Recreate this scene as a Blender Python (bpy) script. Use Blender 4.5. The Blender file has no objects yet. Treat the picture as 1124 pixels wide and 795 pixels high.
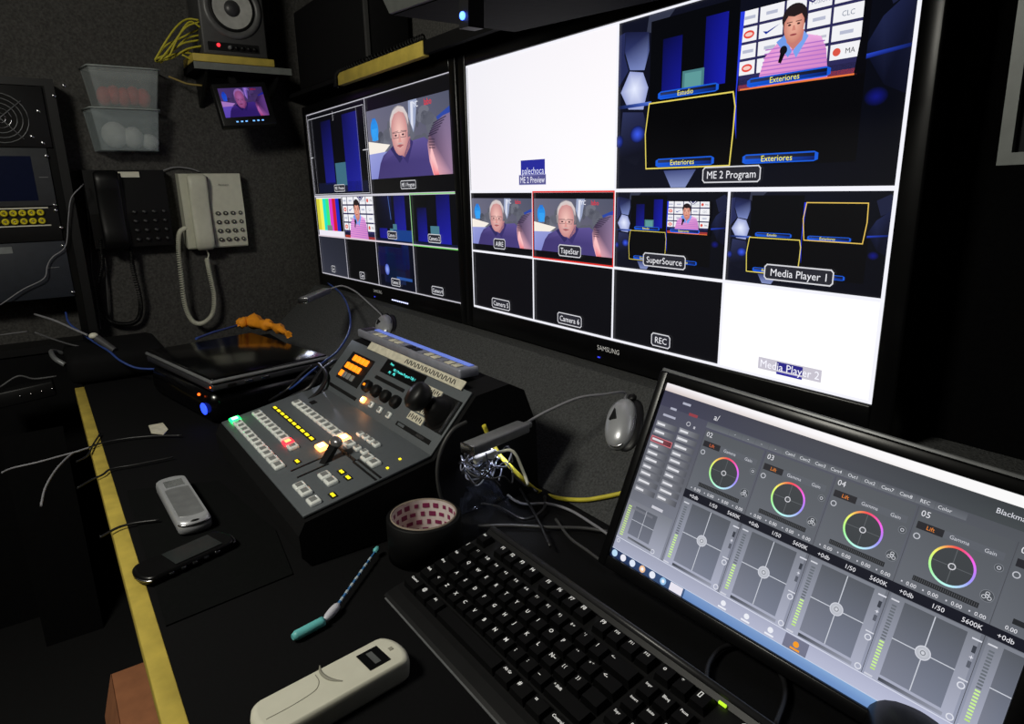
import bpy, bmesh, math, random
from mathutils import Vector, Matrix
random.seed(7)
SC = bpy.context.scene
COL = SC.collection
PI = math.pi
# ------------------------------------------------------------------ camera (solved from the two 16:9 wall monitors)
CM = Matrix(((0.5787425, 0.19777008, -0.7911663), (0.8152892, -0.16290461, 0.55566681), (-0.01899037, -0.96661734, -0.25551964)))
CL = Vector((1.25449797, -0.78070863, 1.20142053))
FP = 731.54934
def ray(px, py): return CM.transposed() @ Vector(((px - 562) / FP, (py - 397.5) / FP, 1)) if False else Vector((
    CM[0][0] * (px - 562) / FP + CM[0][1] * (py - 397.5) / FP + CM[0][2] * 0 + 0, 0, 0))
R0 = ((0.5787425019669459, 0.1977700840933989, -0.7911662974712372), (0.81528920168884, -0.162904611903884, 0.5556668111644013), (-0.018990366669188935, -0.9666173396220991, -0.25551963665369226))
def ray(px, py):
    a, b = (px - 562) / FP, (py - 397.5) / FP
    return Vector([r[0] * a + r[1] * b + r[2] for r in R0])
def AX(px, py, x): d = ray(px, py); return CL + d * ((x - CL.x) / d.x)
def AY(px, py, y): d = ray(px, py); return CL + d * ((y - CL.y) / d.y)
def AZ(px, py, z): d = ray(px, py); return CL + d * ((z - CL.z) / d.z)
def AP(px, py, p0, n): d = ray(px, py); return CL + d * ((Vector(p0) - CL).dot(n) / d.dot(n))
cam_d = bpy.data.cameras.new('camera'); cam = bpy.data.objects.new('camera', cam_d); COL.objects.link(cam)
cam_d.sensor_width = 36; cam_d.lens = FP / 1124 * 36; cam_d.clip_start = 0.02
m = Matrix.Identity(4)
for i in range(3):
    m[i][0] = R0[i][0]; m[i][1] = -R0[i][1]; m[i][2] = -R0[i][2]; m[i][3] = CL[i]
cam.matrix_world = m
SC.camera = cam
SC.view_settings.view_transform = 'Standard'
SC.view_settings.look = 'None'
SC.cycles.use_denoising = True
SC.cycles.sample_clamp_indirect = 3.0
SC.cycles.max_bounces = 6
# ------------------------------------------------------------------ colours and materials
def s2l(c): c = c / 255.0; return c / 12.92 if c <= 0.04045 else ((c + 0.055) / 1.055) ** 2.4
def rgb(r, g, b): return (s2l(r), s2l(g), s2l(b), 1.0)
MATS = {}
def mat(name, col, rough=0.6, metal=0.0, spec=0.5, bump=0.0, scale=60, mottle=0.12, emit=None, es=0.0, trans=0.0, alpha=1.0, coat=0.0):
    if name in MATS: return MATS[name]
    mt = bpy.data.materials.new(name); mt.use_nodes = True; nt = mt.node_tree
    b = nt.nodes['Principled BSDF']
    b.inputs['Roughness'].default_value = rough; b.inputs['Metallic'].default_value = metal
    b.inputs['Specular IOR Level'].default_value = spec
    b.inputs['Transmission Weight'].default_value = trans; b.inputs['Alpha'].default_value = alpha
    b.inputs['Coat Weight'].default_value = coat
    tc = nt.nodes.new('ShaderNodeTexCoord'); nz = nt.nodes.new('ShaderNodeTexNoise')
    nz.inputs['Scale'].default_value = scale; nz.inputs['Detail'].default_value = 5
    nt.links.new(tc.outputs['Object'], nz.inputs['Vector'])
    rp = nt.nodes.new('ShaderNodeMapRange'); rp.inputs[1].default_value = 0.3; rp.inputs[2].default_value = 0.7
    rp.inputs[3].default_value = 1 - mottle; rp.inputs[4].default_value = 1 + mottle
    nt.links.new(nz.outputs['Fac'], rp.inputs[0])
    mx = nt.nodes.new('ShaderNodeVectorMath'); mx.operation = 'SCALE'
    mx.inputs[0].default_value = col[:3]; nt.links.new(rp.outputs[0], mx.inputs['Scale'])
    nt.links.new(mx.outputs[0], b.inputs['Base Color'])
    if bump > 0:
        bp = nt.nodes.new('ShaderNodeBump'); bp.inputs['Strength'].default_value = bump; bp.inputs['Distance'].default_value = 0.002
        nt.links.new(nz.outputs['Fac'], bp.inputs['Height']); nt.links.new(bp.outputs[0], b.inputs['Normal'])
    if emit: b.inputs['Emission Color'].default_value = emit; b.inputs['Emission Strength'].default_value = es
    MATS[name] = mt; return mt
def screen_mat(name, strength, rough=0.3):
    mt = bpy.data.materials.new(name); mt.use_nodes = True; nt = mt.node_tree; b = nt.nodes['Principled BSDF']
    at = nt.nodes.new('ShaderNodeAttribute'); at.attribute_name = 'Col'
    b.inputs['Base Color'].default_value = (0.006, 0.006, 0.007, 1); b.inputs['Roughness'].default_value = rough
    b.inputs['Specular IOR Level'].default_value = 0.3
    nt.links.new(at.outputs['Color'], b.inputs['Emission Color']); b.inputs['Emission Strength'].default_value = strength
    return mt
blk = mat('black_plastic', rgb(18, 18, 19), 0.45, spec=.35)
blk_gloss = mat('black_gloss', rgb(12, 12, 13), 0.3, spec=.35)
blk_matte = mat('black_matte', rgb(13, 13, 14), 0.85, spec=.15, bump=0.2)
rubber = mat('black_rubber', rgb(10, 10, 11), 0.6, spec=.25)
carpet = mat('grey_carpet', rgb(73, 74, 74), 0.95, spec=0.1, bump=0.9, scale=300, mottle=0.35)
carpet_wall = mat('grey_carpet_wall', rgb(72, 71, 69), 0.95, spec=0.1, bump=0.8, scale=170, mottle=0.35)
vinyl = mat('black_vinyl', rgb(13, 13, 14), 0.8, spec=0.12, bump=0.15, scale=200)
wood = mat('yellow_wood', rgb(192, 170, 74), 0.6, bump=0.2, scale=30, mottle=0.18)
panel_grey = mat('console_grey', rgb(86, 91, 95), 0.5, scale=200, mottle=0.05)
white_pl = mat('white_plastic', rgb(222, 220, 202), 0.4, mottle=0.03)
phone_pl = mat('ivory_plastic', rgb(206, 206, 188), 0.45, mottle=0.04)
silver = mat('silver_plastic', rgb(186, 188, 192), 0.32, 0.35, mottle=0.05)
steel = mat('bright_steel', rgb(200, 200, 205), 0.25, 1.0)
grey_edge = mat('grey_metal', rgb(120, 122, 124), 0.4, 0.25)
yellow_cab = mat('yellow_cable', rgb(214, 200, 60), 0.5)
yellow_dk = mat('yellow_cable_dull', rgb(190, 180, 50), 0.6)
blue_cab = mat('blue_cable', rgb(45, 70, 140), 0.5)
grey_cab = mat('grey_cable', rgb(135, 135, 140), 0.5)
black_cab = mat('black_cable', rgb(28, 28, 30), 0.4)
paper = mat('paper_label', rgb(205, 200, 180), 0.8, mottle=0.15, scale=90)
dark_ink = mat('dark_ink', rgb(30, 30, 34), 0.7)
white_ink = mat('white_legend', rgb(235, 235, 235), 0.6, emit=rgb(200, 200, 200), es=.12)  # white print with faint emission added to brighten it
btn_clear = mat('clear_button', rgb(214, 216, 210), 0.25, mottle=0.2, scale=900, emit=rgb(190, 195, 190), es=.16)  # unlit caps, slight emission added so they look brighter
btn_in = mat('button_inner', rgb(120, 122, 120), 0.4, emit=rgb(120, 122, 120), es=.1)  # unlit inner plate, faint emission added as well
def emis(name, c, s): return mat(name, c, 0.4, emit=c, es=s)
# ------------------------------------------------------------------ mesh building
class MB:
    def __init__(s): s.bm = bmesh.new(); s.mats = []
    def mi(s, m):
        if m not in s.mats: s.mats.append(m)
        return s.mats.index(m)
    def _fin(s, geomfaces, m, smooth):
        k = s.mi(m) if m else 0
        for f in geomfaces: f.material_index = k; f.smooth = smooth
    def box(s, c, d, m=None, bev=0.0, rot=None, seg=2):
        M = Matrix.Translation(Vector(c)) @ (rot.to_4x4() if rot else Matrix.Identity(4)) @ Matrix.Diagonal((d[0], d[1], d[2], 1))
        t = bmesh.new(); bmesh.ops.create_cube(t, size=1.0, matrix=M)
        if bev > 0: bmesh.ops.bevel(t, geom=t.edges[:], offset=bev, segments=seg, affect='EDGES', profile=0.5)
        s.merge(t, m, bev > 0 and seg > 1); return s
    def merge(s, t, m, smooth):
        k = s.mi(m) if m else 0
        vm = {v: s.bm.verts.new(v.co) for v in t.verts}
        for f in t.faces:
            try: g = s.bm.faces.new([vm[v] for v in f.verts])
            except ValueError: continue
            g.material_index = k; g.smooth = smooth
        t.free()
    def bb(s, x0, x1, y0, y1, z0, z1, m=None, bev=0.0): return s.box(((x0 + x1) / 2, (y0 + y1) / 2, (z0 + z1) / 2), (abs(x1 - x0), abs(y1 - y0), abs(z1 - z0)), m, bev)
    def faces(s, V, F, m=None, smooth=False):
        k = s.mi(m) if m else 0
        vs = [s.bm.verts.new(Vector(v)) for v in V]
        for f in F:
            g = s.bm.faces.new([vs[i] for i in f]); g.material_index = k; g.smooth = smooth
        return s
    def prism(s, pts, h0, h1, axis='z', m=None, smooth=False):
        def P(p, h): return {'z': (p[0], p[1], h), 'x': (h, p[0], p[1]), 'y': (p[0], h, p[1])}[axis]
        n = len(pts); V = [P(p, h0) for p in pts] + [P(p, h1) for p in pts]
        F = [list(range(n))[::-1], [n + i for i in range(n)]] + [[i, (i + 1) % n, n + (i + 1) % n, n + i] for i in range(n)]
        t = bmesh.new(); vs = [t.verts.new(v) for v in V]
        for f in F: t.faces.new([vs[i] for i in f])
        bmesh.ops.recalc_face_normals(t, faces=t.faces[:]); s.merge(t, m, False); return s
    def cyl(s, p0, p1, r0, r1=None, m=None, n=24, caps=True, smooth=True):
        p0, p1 = Vector(p0), Vector(p1); r1 = r0 if r1 is None else r1
        ax = (p1 - p0).normalized(); q = ax.to_track_quat('Z', 'Y').to_matrix()
        e1, e2 = q.col[0], q.col[1]; k = s.mi(m) if m else 0; A = []; B = []
        for i in range(n):
            a = 2 * PI * i / n; d = e1 * math.cos(a) + e2 * math.sin(a)
            A.append(s.bm.verts.new(p0 + d * r0)); B.append(s.bm.verts.new(p1 + d * r1))
        for i in range(n):
            f = s.bm.faces.new([A[i], A[(i + 1) % n], B[(i + 1) % n], B[i]]); f.material_index = k; f.smooth = smooth
        if caps:
            f = s.bm.faces.new([s.bm.verts.new(v.co) for v in A[::-1]]); f.material_index = k
            f = s.bm.faces.new([s.bm.verts.new(v.co) for v in B]); f.material_index = k
        return s
    def lathe(s, c, prof, ax=(0, 0, 1), m=None, n=32):
        ax = Vector(ax).normalized(); q = ax.to_track_quat('Z', 'Y').to_matrix(); e1, e2 = q.col[0], q.col[1]; c = Vector(c)
        k = s.mi(m) if m else 0; R = []
        for r, h in prof:
            R.append([s.bm.verts.new(c + ax * h + (e1 * math.cos(2 * PI * i / n) + e2 * math.sin(2 * PI * i / n)) * max(r, 1e-5)) for i in range(n)])
        for a, b in zip(R[:-1], R[1:]):
            for i in range(n):
                f = s.bm.faces.new([a[i], a[(i + 1) % n], b[(i + 1) % n], b[i]]); f.material_index = k; f.smooth = True
        return s
    def ell(s, c, r, m=None, n=20, rot=None, power=2.0):
        k = s.mi(m) if m else 0; V = []; c = Vector(c); h = n // 2
        def pw(x): return math.copysign(abs(x) ** (2.0 / power), x)
        for j in range(h + 1):
            t = -PI / 2 + PI * j / h
            for i in range(n):
                a = 2 * PI * i / n
                v = Vector((r[0] * pw(math.cos(t)) * pw(math.cos(a)), r[1] * pw(math.cos(t)) * pw(math.sin(a)), r[2] * pw(math.sin(t))))
                V.append(s.bm.verts.new(c + (rot @ v if rot else v)))
        for j in range(h):
            for i in range(n):
                f = s.bm.faces.new([V[j * n + i], V[j * n + (i + 1) % n], V[(j + 1) * n + (i + 1) % n], V[(j + 1) * n + i]]); f.material_index = k; f.smooth = True
        return s
    def tube(s, pts, r, m=None, n=8, sub=6, smooth_path=True, caps=True):
        P = catmull(pts, sub) if smooth_path and len(pts) > 2 else [Vector(p) for p in pts]
        k = s.mi(m) if m else 0; rings = []
        t = (P[1] - P[0]).normalized(); u = t.orthogonal().normalized()
        for i, p in enumerate(P):
            t2 = (P[min(i + 1, len(P) - 1)] - P[max(i - 1, 0)])
            if t2.length < 1e-9: t2 = t
            t2.normalize(); u = (u - t2 * u.dot(t2)); u = u.normalized() if u.length > 1e-6 else t2.orthogonal().normalized(); w = t2.cross(u)
            rr = r(i / (len(P) - 1)) if callable(r) else r
            rings.append([s.bm.verts.new(p + (u * math.cos(2 * PI * j / n) + w * math.sin(2 * PI * j / n)) * rr) for j in range(n)])
        for a, b in zip(rings[:-1], rings[1:]):
            for j in range(n):
                f = s.bm.faces.new([a[j], a[(j + 1) % n], b[(j + 1) % n], b[j]]); f.material_index = k; f.smooth = True
        if caps:
            for rg in (rings[0][::-1], rings[-1]): f = s.bm.faces.new(rg); f.material_index = k
        return s
    def text(s, txt, o, ex, ey, h, m, align='c', bold=0.0):
        V, F, w = glyphs(txt, bold)
        o, ex, ey = Vector(o), Vector(ex).normalized(), Vector(ey).normalized(); k = s.mi(m); sc = h / 0.7
        off = {'c': w / 2, 'l': 0, 'r': w}[align]
        vs = [s.bm.verts.new(o + ex * ((x - off) * sc) + ey * ((y - 0.35) * sc)) for x, y in V]
        for f in F:
            try: g = s.bm.faces.new([vs[i] for i in f]); g.material_index = k
            except ValueError: pass
        return s
def catmull(pts, sub=6):
    P = [Vector(p) for p in pts]; P = [P[0] * 2 - P[1]] + P + [P[-1] * 2 - P[-2]]; out = []
    for i in range(1, len(P) - 2):
        for j in range(sub):
            t = j / sub; a, b, c, d = P[i - 1:i + 3]
            out.append(0.5 * ((2 * b) + (c - a) * t + (2 * a - 5 * b + 4 * c - d) * t * t + (3 * b - a - 3 * c + d) * t ** 3))
    out.append(P[-2]); return out
GC = {}
def glyphs(txt, bold=0.0):
    if (txt, bold) in GC: return GC[(txt, bold)]
    cu = bpy.data.curves.new('t', 'FONT'); cu.body = txt; cu.resolution_u = 2; cu.offset = bold
    o = bpy.data.objects.new('t', cu); COL.objects.link(o)
    me = o.to_mesh() if False else bpy.data.meshes.new_from_object(o)
    V = [(v.co.x, v.co.y) for v in me.vertices]; F = [list(p.vertices) for p in me.polygons]
    w = max([v[0] for v in V] or [0])
    bpy.data.objects.remove(o); bpy.data.curves.remove(cu); bpy.data.meshes.remove(me)
    GC[(txt, bold)] = (V, F, w); return GC[(txt, bold)]
# ------------------------------------------------------------------ objects, things and parts
def org(o):
    v = Vector((0, 0, 0))
    while o is not None: v += o.location; o = o.parent
    return v
def obj(name, mb, m=None, parent=None, local=False, smooth=False):
    """links the collected shapes as one mesh object; coordinates are world ones unless local"""
    if m is not None and m not in mb.mats: mb.mats.insert(0, m) if not mb.mats else mb.mats.append(m)
    me = bpy.data.meshes.new(name)
    if parent is not None and not local:
        off = org(parent)
        for v in mb.bm.verts: v.co -= off
    bmesh.ops.recalc_face_normals(mb.bm, faces=mb.bm.faces[:]) if False else None
    mb.bm.to_mesh(me); mb.bm.free()
    for x in mb.mats: me.materials.append(x)
    o = bpy.data.objects.new(name, me); COL.objects.link(o)
    if parent is not None: o.parent = parent
    return o
def thing(name, label, cat, loc, group=None, rot=None):
    o = bpy.data.objects.new(name, None); COL.objects.link(o); o.location = loc; o.empty_display_size = 0.02
    if rot is not None: o.rotation_euler = rot
    return tag(o, label, cat, group)
def tag(o, label, cat, group=None, kind=None):
    o['label'] = label; o['category'] = cat
    if group: o['group'] = group
    if kind: o['kind'] = kind
    return o
def one(name, mb, m, label, cat, group=None):
    """a thing that is a single mesh, with its origin at its base"""
    lo = Vector((min(v.co.x for v in mb.bm.verts), min(v.co.y for v in mb.bm.verts), min(v.co.z for v in mb.bm.verts)))
    hi = Vector((max(v.co.x for v in mb.bm.verts), max(v.co.y for v in mb.bm.verts), 0))
    c = Vector(((lo.x + hi.x) / 2, (lo.y + hi.y) / 2, lo.z))
    for v in mb.bm.verts: v.co -= c
    o = obj(name, mb, m); o.location = c; return tag(o, label, cat, group)
def struct(name, mb, m): o = obj(name, mb, m); o['kind'] = 'structure'; return o
def B(*a, **k): return MB().bb(*a, **k)
def frame_rot(ex, ey):
    ex = Vector(ex).normalized(); ey = Vector(ey).normalized(); ez = ex.cross(ey).normalized(); ey = ez.cross(ex)
    return Matrix((ex, ey, ez)).transposed()
# ------------------------------------------------------------------ flat screens: a picture made of coloured polygons
class Scr:
    def __init__(s, W, H, eps=8e-5): s.W, s.H, s.eps = W, H, eps; s.V = []; s.F = []; s.C = []
    def poly(s, pts, col, L=1):
        cols = col if isinstance(col, list) else [col] * len(pts); n = len(s.V)
        for u, v in pts: s.V.append((u * s.W, -L * s.eps, -v * s.H))
        s.F.append(list(range(n, n + len(pts)))); s.C.append([rgb(*c) for c in cols])
    def rect(s, u0, v0, u1, v1, col, L=1):
        s.poly([(u0, v0), (u1, v0), (u1, v1), (u0, v1)], col, L)     # list of colours: TL, TR, BR, BL
    def fan(s, c, pts, cc, ce, L=1):
        n = len(pts)
        for i in range(n): s.poly([c, pts[i], pts[(i + 1) % n]], [cc, ce, ce], L)
    def ell(s, cu, cv, ru, rv, ce, L=1, cc=None, n=24):
        pts = [(cu + ru * math.cos(2 * PI * i / n), cv + rv * math.sin(2 * PI * i / n)) for i in range(n)]
        if cc is None: s.poly(pts, ce, L)
        else: s.fan((cu, cv), pts, cc, ce, L)
    def circ(s, cu, cv, r, col, L=1, cc=None, n=24): s.ell(cu, cv, r, r * s.W / s.H, col, L, cc, n)
    def ring(s, cu, cv, r, t, colf, L=1, n=40):
        k = s.W / s.H
        for i in range(n):
            a, b = 2 * PI * i / n, 2 * PI * (i + 1) / n; ca = colf(i / n) if callable(colf) else colf; cb = colf(((i + 1) % n) / n) if callable(colf) else colf
            s.poly([(cu + r * math.cos(a), cv + r * k * math.sin(a)), (cu + r * math.cos(b), cv + r * k * math.sin(b)),
                    (cu + (r - t) * math.cos(b), cv + (r - t) * k * math.sin(b)), (cu + (r - t) * math.cos(a), cv + (r - t) * k * math.sin(a))], [ca, cb, cb, ca], L)
    def line(s, p, q, w, col, L=2):
        P, Q = Vector((p[0] * s.W, p[1] * s.H)), Vector((q[0] * s.W, q[1] * s.H)); d = (Q - P).normalized(); n = Vector((-d.y, d.x)) * w / 2; P -= d * w * 0.4; Q += d * w * 0.4
        s.poly([((a.x) / s.W, (a.y) / s.H) for a in (P + n, Q + n, Q - n, P - n)], col, L)
    def loop(s, pts, w, col, L=2):
        for i in range(len(pts)): s.line(pts[i], pts[(i + 1) % len(pts)], w, col, L)
    def box(s, u0, v0, u1, v1, w, col, L=2): s.loop([(u0, v0), (u1, v0), (u1, v1), (u0, v1)], w, col, L)
    def text(s, t, u, v, h, col, L=4, align='c', wmax=None):
        Vg, Fg, w = glyphs(t); k = h / 0.7; kx = k
        if wmax and w * k > wmax: kx = wmax / w
        off = {'c': w / 2, 'l': 0, 'r': w}[align]; n = len(s.V)
        for x, y in Vg: s.V.append((u * s.W + (x - off) * kx, -L * s.eps, -v * s.H + (y - 0.35) * k))
        for f in Fg: s.F.append([n + i for i in f]); s.C.append([rgb(*col)] * len(f))
    def label(s, t, u, v, w, h, L=6, bg=(40, 40, 48), fg=(235, 235, 240), bd=(210, 210, 215)):
        """rounded caption box, sizes in metres"""
        a, b = w / 2 / s.W, h / 2 / s.H; c = min(w, h) * 0.16; cu, cv = c / s.W, c / s.H
        P = [(u - a + cu, v - b), (u + a - cu, v - b), (u + a, v - b + cv), (u + a, v + b - cv), (u + a - cu, v + b), (u - a + cu, v + b), (u - a, v + b - cv), (u - a, v - b + cv)]
        s.poly(P, bg, L); 
        if bd: s.loop(P, 0.0017, bd, L + 1)
        s.text(t, u, v, h * 0.50, fg, L + 2, wmax=w * 0.86)
    def build(s, name, m, parent, loc=(0, 0, 0)):
        me = bpy.data.meshes.new(name); me.from_pydata(s.V, [], s.F)
        a = me.attributes.new('Col', 'FLOAT_COLOR', 'CORNER'); flat = []
        for p, C in zip(me.polygons, s.C):
            for c in C: flat += list(c)
        a.data.foreach_set('color', flat); me.materials.append(m); me.update()
        o = bpy.data.objects.new(name, me); COL.objects.link(o); o.parent = parent; o.location = loc; return o
class Sub:
    """draws into a rectangle of a screen with 0..1 coordinates"""
    def __init__(s, S, u0, v0, u1, v1, L=1): s.S, s.u0, s.v0, s.w, s.h, s.L = S, u0, v0, u1 - u0, v1 - v0, L
    def p(s, q): return (s.u0 + q[0] * s.w, s.v0 + q[1] * s.h)
    def poly(s, pts, c, L=0): s.S.poly([s.p(q) for q in pts], c, s.L + L)
    def rect(s, a, b, c, d, col, L=0): s.poly([(a, b), (c, b), (c, d), (a, d)], col, L)
    def ell(s, a, b, ru, rv, ce, L=0, cc=None, n=24): q = s.p((a, b)); s.S.ell(q[0], q[1], ru * s.w, rv * s.h, ce, s.L + L, cc, n)
    def line(s, a, b, w, c, L=0): s.S.line(s.p(a), s.p(b), w, c, s.L + L)
    def loop(s, P, w, c, L=0): s.S.loop([s.p(q) for q in P], w, c, s.L + L)
    def text(s, t, a, b, h, c, L=0, align='c', wmax=None): q = s.p((a, b)); s.S.text(t, q[0], q[1], h, c, s.L + L, align, wmax)
# ------------------------------------------------------------------ pictures shown on the screens
def pic_studio_man(d):
    """grey haired man with glasses in a dark polo shirt, second head from behind at right"""
    k = d.w * d.S.W
    d.rect(0, 0, 1, 1, [(104, 104, 124), (78, 82, 102), (96, 92, 108), (102, 102, 120)])
    rnd = random.Random(3)
    for i in range(34):
        x, y = rnd.uniform(.08, .92), rnd.uniform(.15, .6); g = rnd.randint(72, 108)
        d.ell(x, y, rnd.uniform(.02, .08), rnd.uniform(.05, .14), (g, g + 2, g + 14), 1, n=10)
    d.poly([(.56, 0), (.66, 0), (.63, .3), (.6, .42), (.55, .2)], (150, 160, 190), 2)
    d.poly([(.585, .02), (.615, .02), (.60, .38), (.575, .3)], (215, 218, 232), 3)
    d.poly([(.86, .28), (1, .18), (1, .28), (.88, .34)], (44, 70, 160), 2)
    d.ell(.10, .29, .055, .16, (40, 140, 225), 3); d.rect(.06, .27, .145, .44, (60, 160, 235), 3); d.rect(.075, .12, .125, .2, (45, 110, 200), 3)
    d.poly([(0, .44), (.1, .47), (.3, .53), (.22, .62), (0, .63)], (240, 232, 222), 4)
    d.rect(0, .62, .26, 1, [(150, 156, 214), (140, 146, 206), (120, 126, 196), (132, 138, 204)], 3)
    d.poly([(.10, 1), (.15, .78), (.2, .67), (.33, .56), (.44, .6), (.59, .52), (.72, .5), (.79, .58), (.82, .8), (.82, 1)], [(64, 54, 110)] * 3 + [(92, 80, 144)] * 4 + [(70, 60, 120)] * 3, 5)
    d.poly([(.3, .59), (.36, .53), (.45, .74), (.41, .80)], (48, 42, 92), 6)
    d.poly([(.59, .54), (.55, .48), (.46, .74), (.51, .82)], (56, 48, 104), 6)
    d.poly([(.37, .5), (.56, .46), (.55, .6), (.48, .73), (.42, .68)], [(200, 140, 138), (176, 122, 128), (160, 110, 116), (170, 118, 120), (196, 136, 134)], 6)
    d.ell(.433, .27, .120, .245, (150, 142, 146), 7, (190, 182, 182))
    d.ell(.43, .385, .104, .315, (196, 136, 136), 8, (242, 196, 186))
    d.poly([(.322, .33), (.325, .18), (.365, .08), (.43, .035), (.50, .06), (.545, .17), (.552, .32), (.53, .22), (.50, .14), (.44, .105), (.38, .13), (.345, .21)], [(206, 198, 198)] * 7 + [(214, 190, 186)] * 5, 9)
    d.poly([(.305, .30), (.335, .30), (.335, .46), (.315, .44)], (150, 140, 142), 9)
    d.poly([(.56, .26), (.535, .3), (.54, .46), (.562, .42)], (120, 110, 118), 9)
    for x in (.385, .475): d.loop([(x - .04, .385), (x + .04, .385), (x + .034, .455), (x - .034, .455)], k * .0034, (104, 78, 86), 10); d.ell(x, .42, .016, .014, (70, 48, 56), 10, n=8)
    d.line((.34, .375), (.42, .365), k * .003, (120, 96, 98), 10); d.line((.45, .365), (.525, .378), k * .003, (120, 96, 98), 10)
    d.poly([(.425, .41), (.438, .41), (.452, .52), (.412, .52)], (214, 150, 144), 10)
    d.poly([(.385, .56), (.43, .545), (.48, .56), (.43, .59)], (164, 92, 96), 10)
    d.poly([(.395, .535), (.43, .525), (.475, .535), (.43, .548)], (190, 170, 168), 11)
    d.poly([(.80, 1), (.765, .82), (.75, .6), (.78, .46), (.85, .34), (.93, .28), (1, .26), (1, 1)], [(236, 170, 176), (232, 170, 178), (150, 116, 140), (70, 56, 84), (90, 76, 108), (120, 104, 136), (124, 108, 142), (150, 120, 150)], 6)
    d.poly([(.79, .95), (.775, .75), (.79, .62), (.85, .9), (.86, 1), (.81, 1)], [(244, 188, 190)] * 4 + [(236, 120, 130)] * 2, 7)
    for q in range(6): d.line((.765 + q * .012, .50 - q * .03), (.86 + q * .02, .47 - q * .035), k * .005, (44, 34, 58), 8)
    for q in range(4): d.line((.77, .54 + q * .035), (.83, .55 + q * .035), k * .0045, (50, 38, 58), 8)
    d.text('YC', .645, .065, .075 * d.h * d.S.H, (250, 250, 255), 12)
    d.text('labo', .78, .065, .085 * d.h * d.S.H, (232, 30, 44), 12, wmax=.19 * d.w * d.S.W)
def pic_press_man(d):
    """dark haired man in a striped pink polo with a microphone, sponsor board behind"""
    d.rect(0, 0, 1, 1, (44, 42, 86)); d.rect(0, .86, 1, 1, (20, 18, 28)); d.rect(0, .93, 1, 1, (190, 60, 30))
    cols = [(0.0, .145), (.165, .375), (.395, .56), (.58, .76), (.78, 1.0)]; k = 0
    for j in range(4):
        for i, (a, b) in enumerate(cols):
            v = j * .21; d.rect(a, v, b, v + .175, (236, 236, 240), 1); cx, cy = (a + b) / 2, v + .09; k += 1
            hh = .06 * d.h * d.S.H; wm = (b - a) * .8 * d.w * d.S.W
            if i == 0 and j % 2 == 1 or (i == 0 and j == 3): d.ell(cx, cy, .05, .05, (222, 70, 60), 2); d.ell(cx, cy, .035, .025, (240, 200, 190), 3)
            elif i == 1 and j == 1: d.poly([(cx - .07, cy), (cx - .04, cy + .045), (cx + .08, cy - .05), (cx - .03, cy + .012)], (30, 50, 150), 2)
            elif i == 3 and j == 0: d.text('FUSION', cx, cy, hh, (150, 158, 176), 2, wmax=wm)
            elif i == 4 and j in (0, 3): d.ell(a + .05, cy, .03, .045, (214, 84, 70), 2); d.text('MA', cx + .04, cy, hh, (60, 60, 70), 2, wmax=wm * .5)
            elif i == 4 and j == 1: d.text('CLC', cx, cy, hh, (120, 130, 150), 2, wmax=wm)
            elif i == 3 and j == 2: d.poly([(a + .02, cy - .03), (a + .09, cy - .03), (a + .055, cy + .045)], (206, 60, 70), 2); d.rect(a + .1, cy - .015, b - .02, cy + .015, (190, 190, 204), 2)
            else: d.rect(cx - .05, cy - .02, cx + .05, cy + .02, (180, 184, 204), 2)
    d.poly([(.50, -.0), (.72, -.0), (.61, .10)], (60, 58, 110), 3); d.line((.55, .0), (.61, .07), .0012, (235, 235, 245), 4); d.line((.61, .07), (.67, .0), .0012, (235, 235, 245), 4)
    P = [(.18, 1), (.2, .82), (.24, .62), (.35, .47), (.45, .44), (.58, .44), (.70, .5), (.75, .66), (.78, 1)]
    d.poly(P, [(226, 150, 208)] * 4 + [(232, 170, 220)] * 3 + [(206, 132, 196)] * 2, 5)
    for k in range(9):
        v = .54 + k * .05; d.line((.24 - k * .006, v), (.73 + k * .006, v + .02), .0016 * d.w * 5, (176, 112, 196), 6)
    d.poly([(.33, .47), (.40, .40), (.47, .62), (.44, .68)], (110, 150, 226), 7); d.poly([(.60, .47), (.56, .40), (.48, .62), (.51, .70)], (120, 160, 232), 7)
    d.poly([(.41, .38), (.56, .38), (.55, .5), (.48, .6), (.42, .5)], (196, 122, 112), 8)
    d.ell(.473, .22, .105, .165, (34, 26, 30), 9, (52, 40, 42)); d.ell(.472, .31, .085, .205, (200, 128, 112), 10, (236, 178, 156))
    d.poly([(.385, .27), (.40, .13), (.50, .09), (.555, .15), (.565, .28), (.53, .19), (.47, .21), (.42, .19)], (38, 28, 30), 11)
    for x in (.435, .51): d.ell(x, .30, .014, .012, (60, 34, 34), 12, n=8); d.line((x - .022, .27), (x + .022, .268), .0012 * d.w * 4, (46, 30, 30), 12)
    d.poly([(.465, .31), (.48, .31), (.49, .37), (.458, .37)], (206, 134, 118), 12); d.ell(.473, .42, .03, .012, (150, 70, 74), 12, n=10)
    d.ell(.40, .585, .032, .055, (20, 20, 26), 13); d.poly([(.375, .61), (.415, .63), (.385, .74), (.36, .72)], (14, 14, 20), 13)
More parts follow.
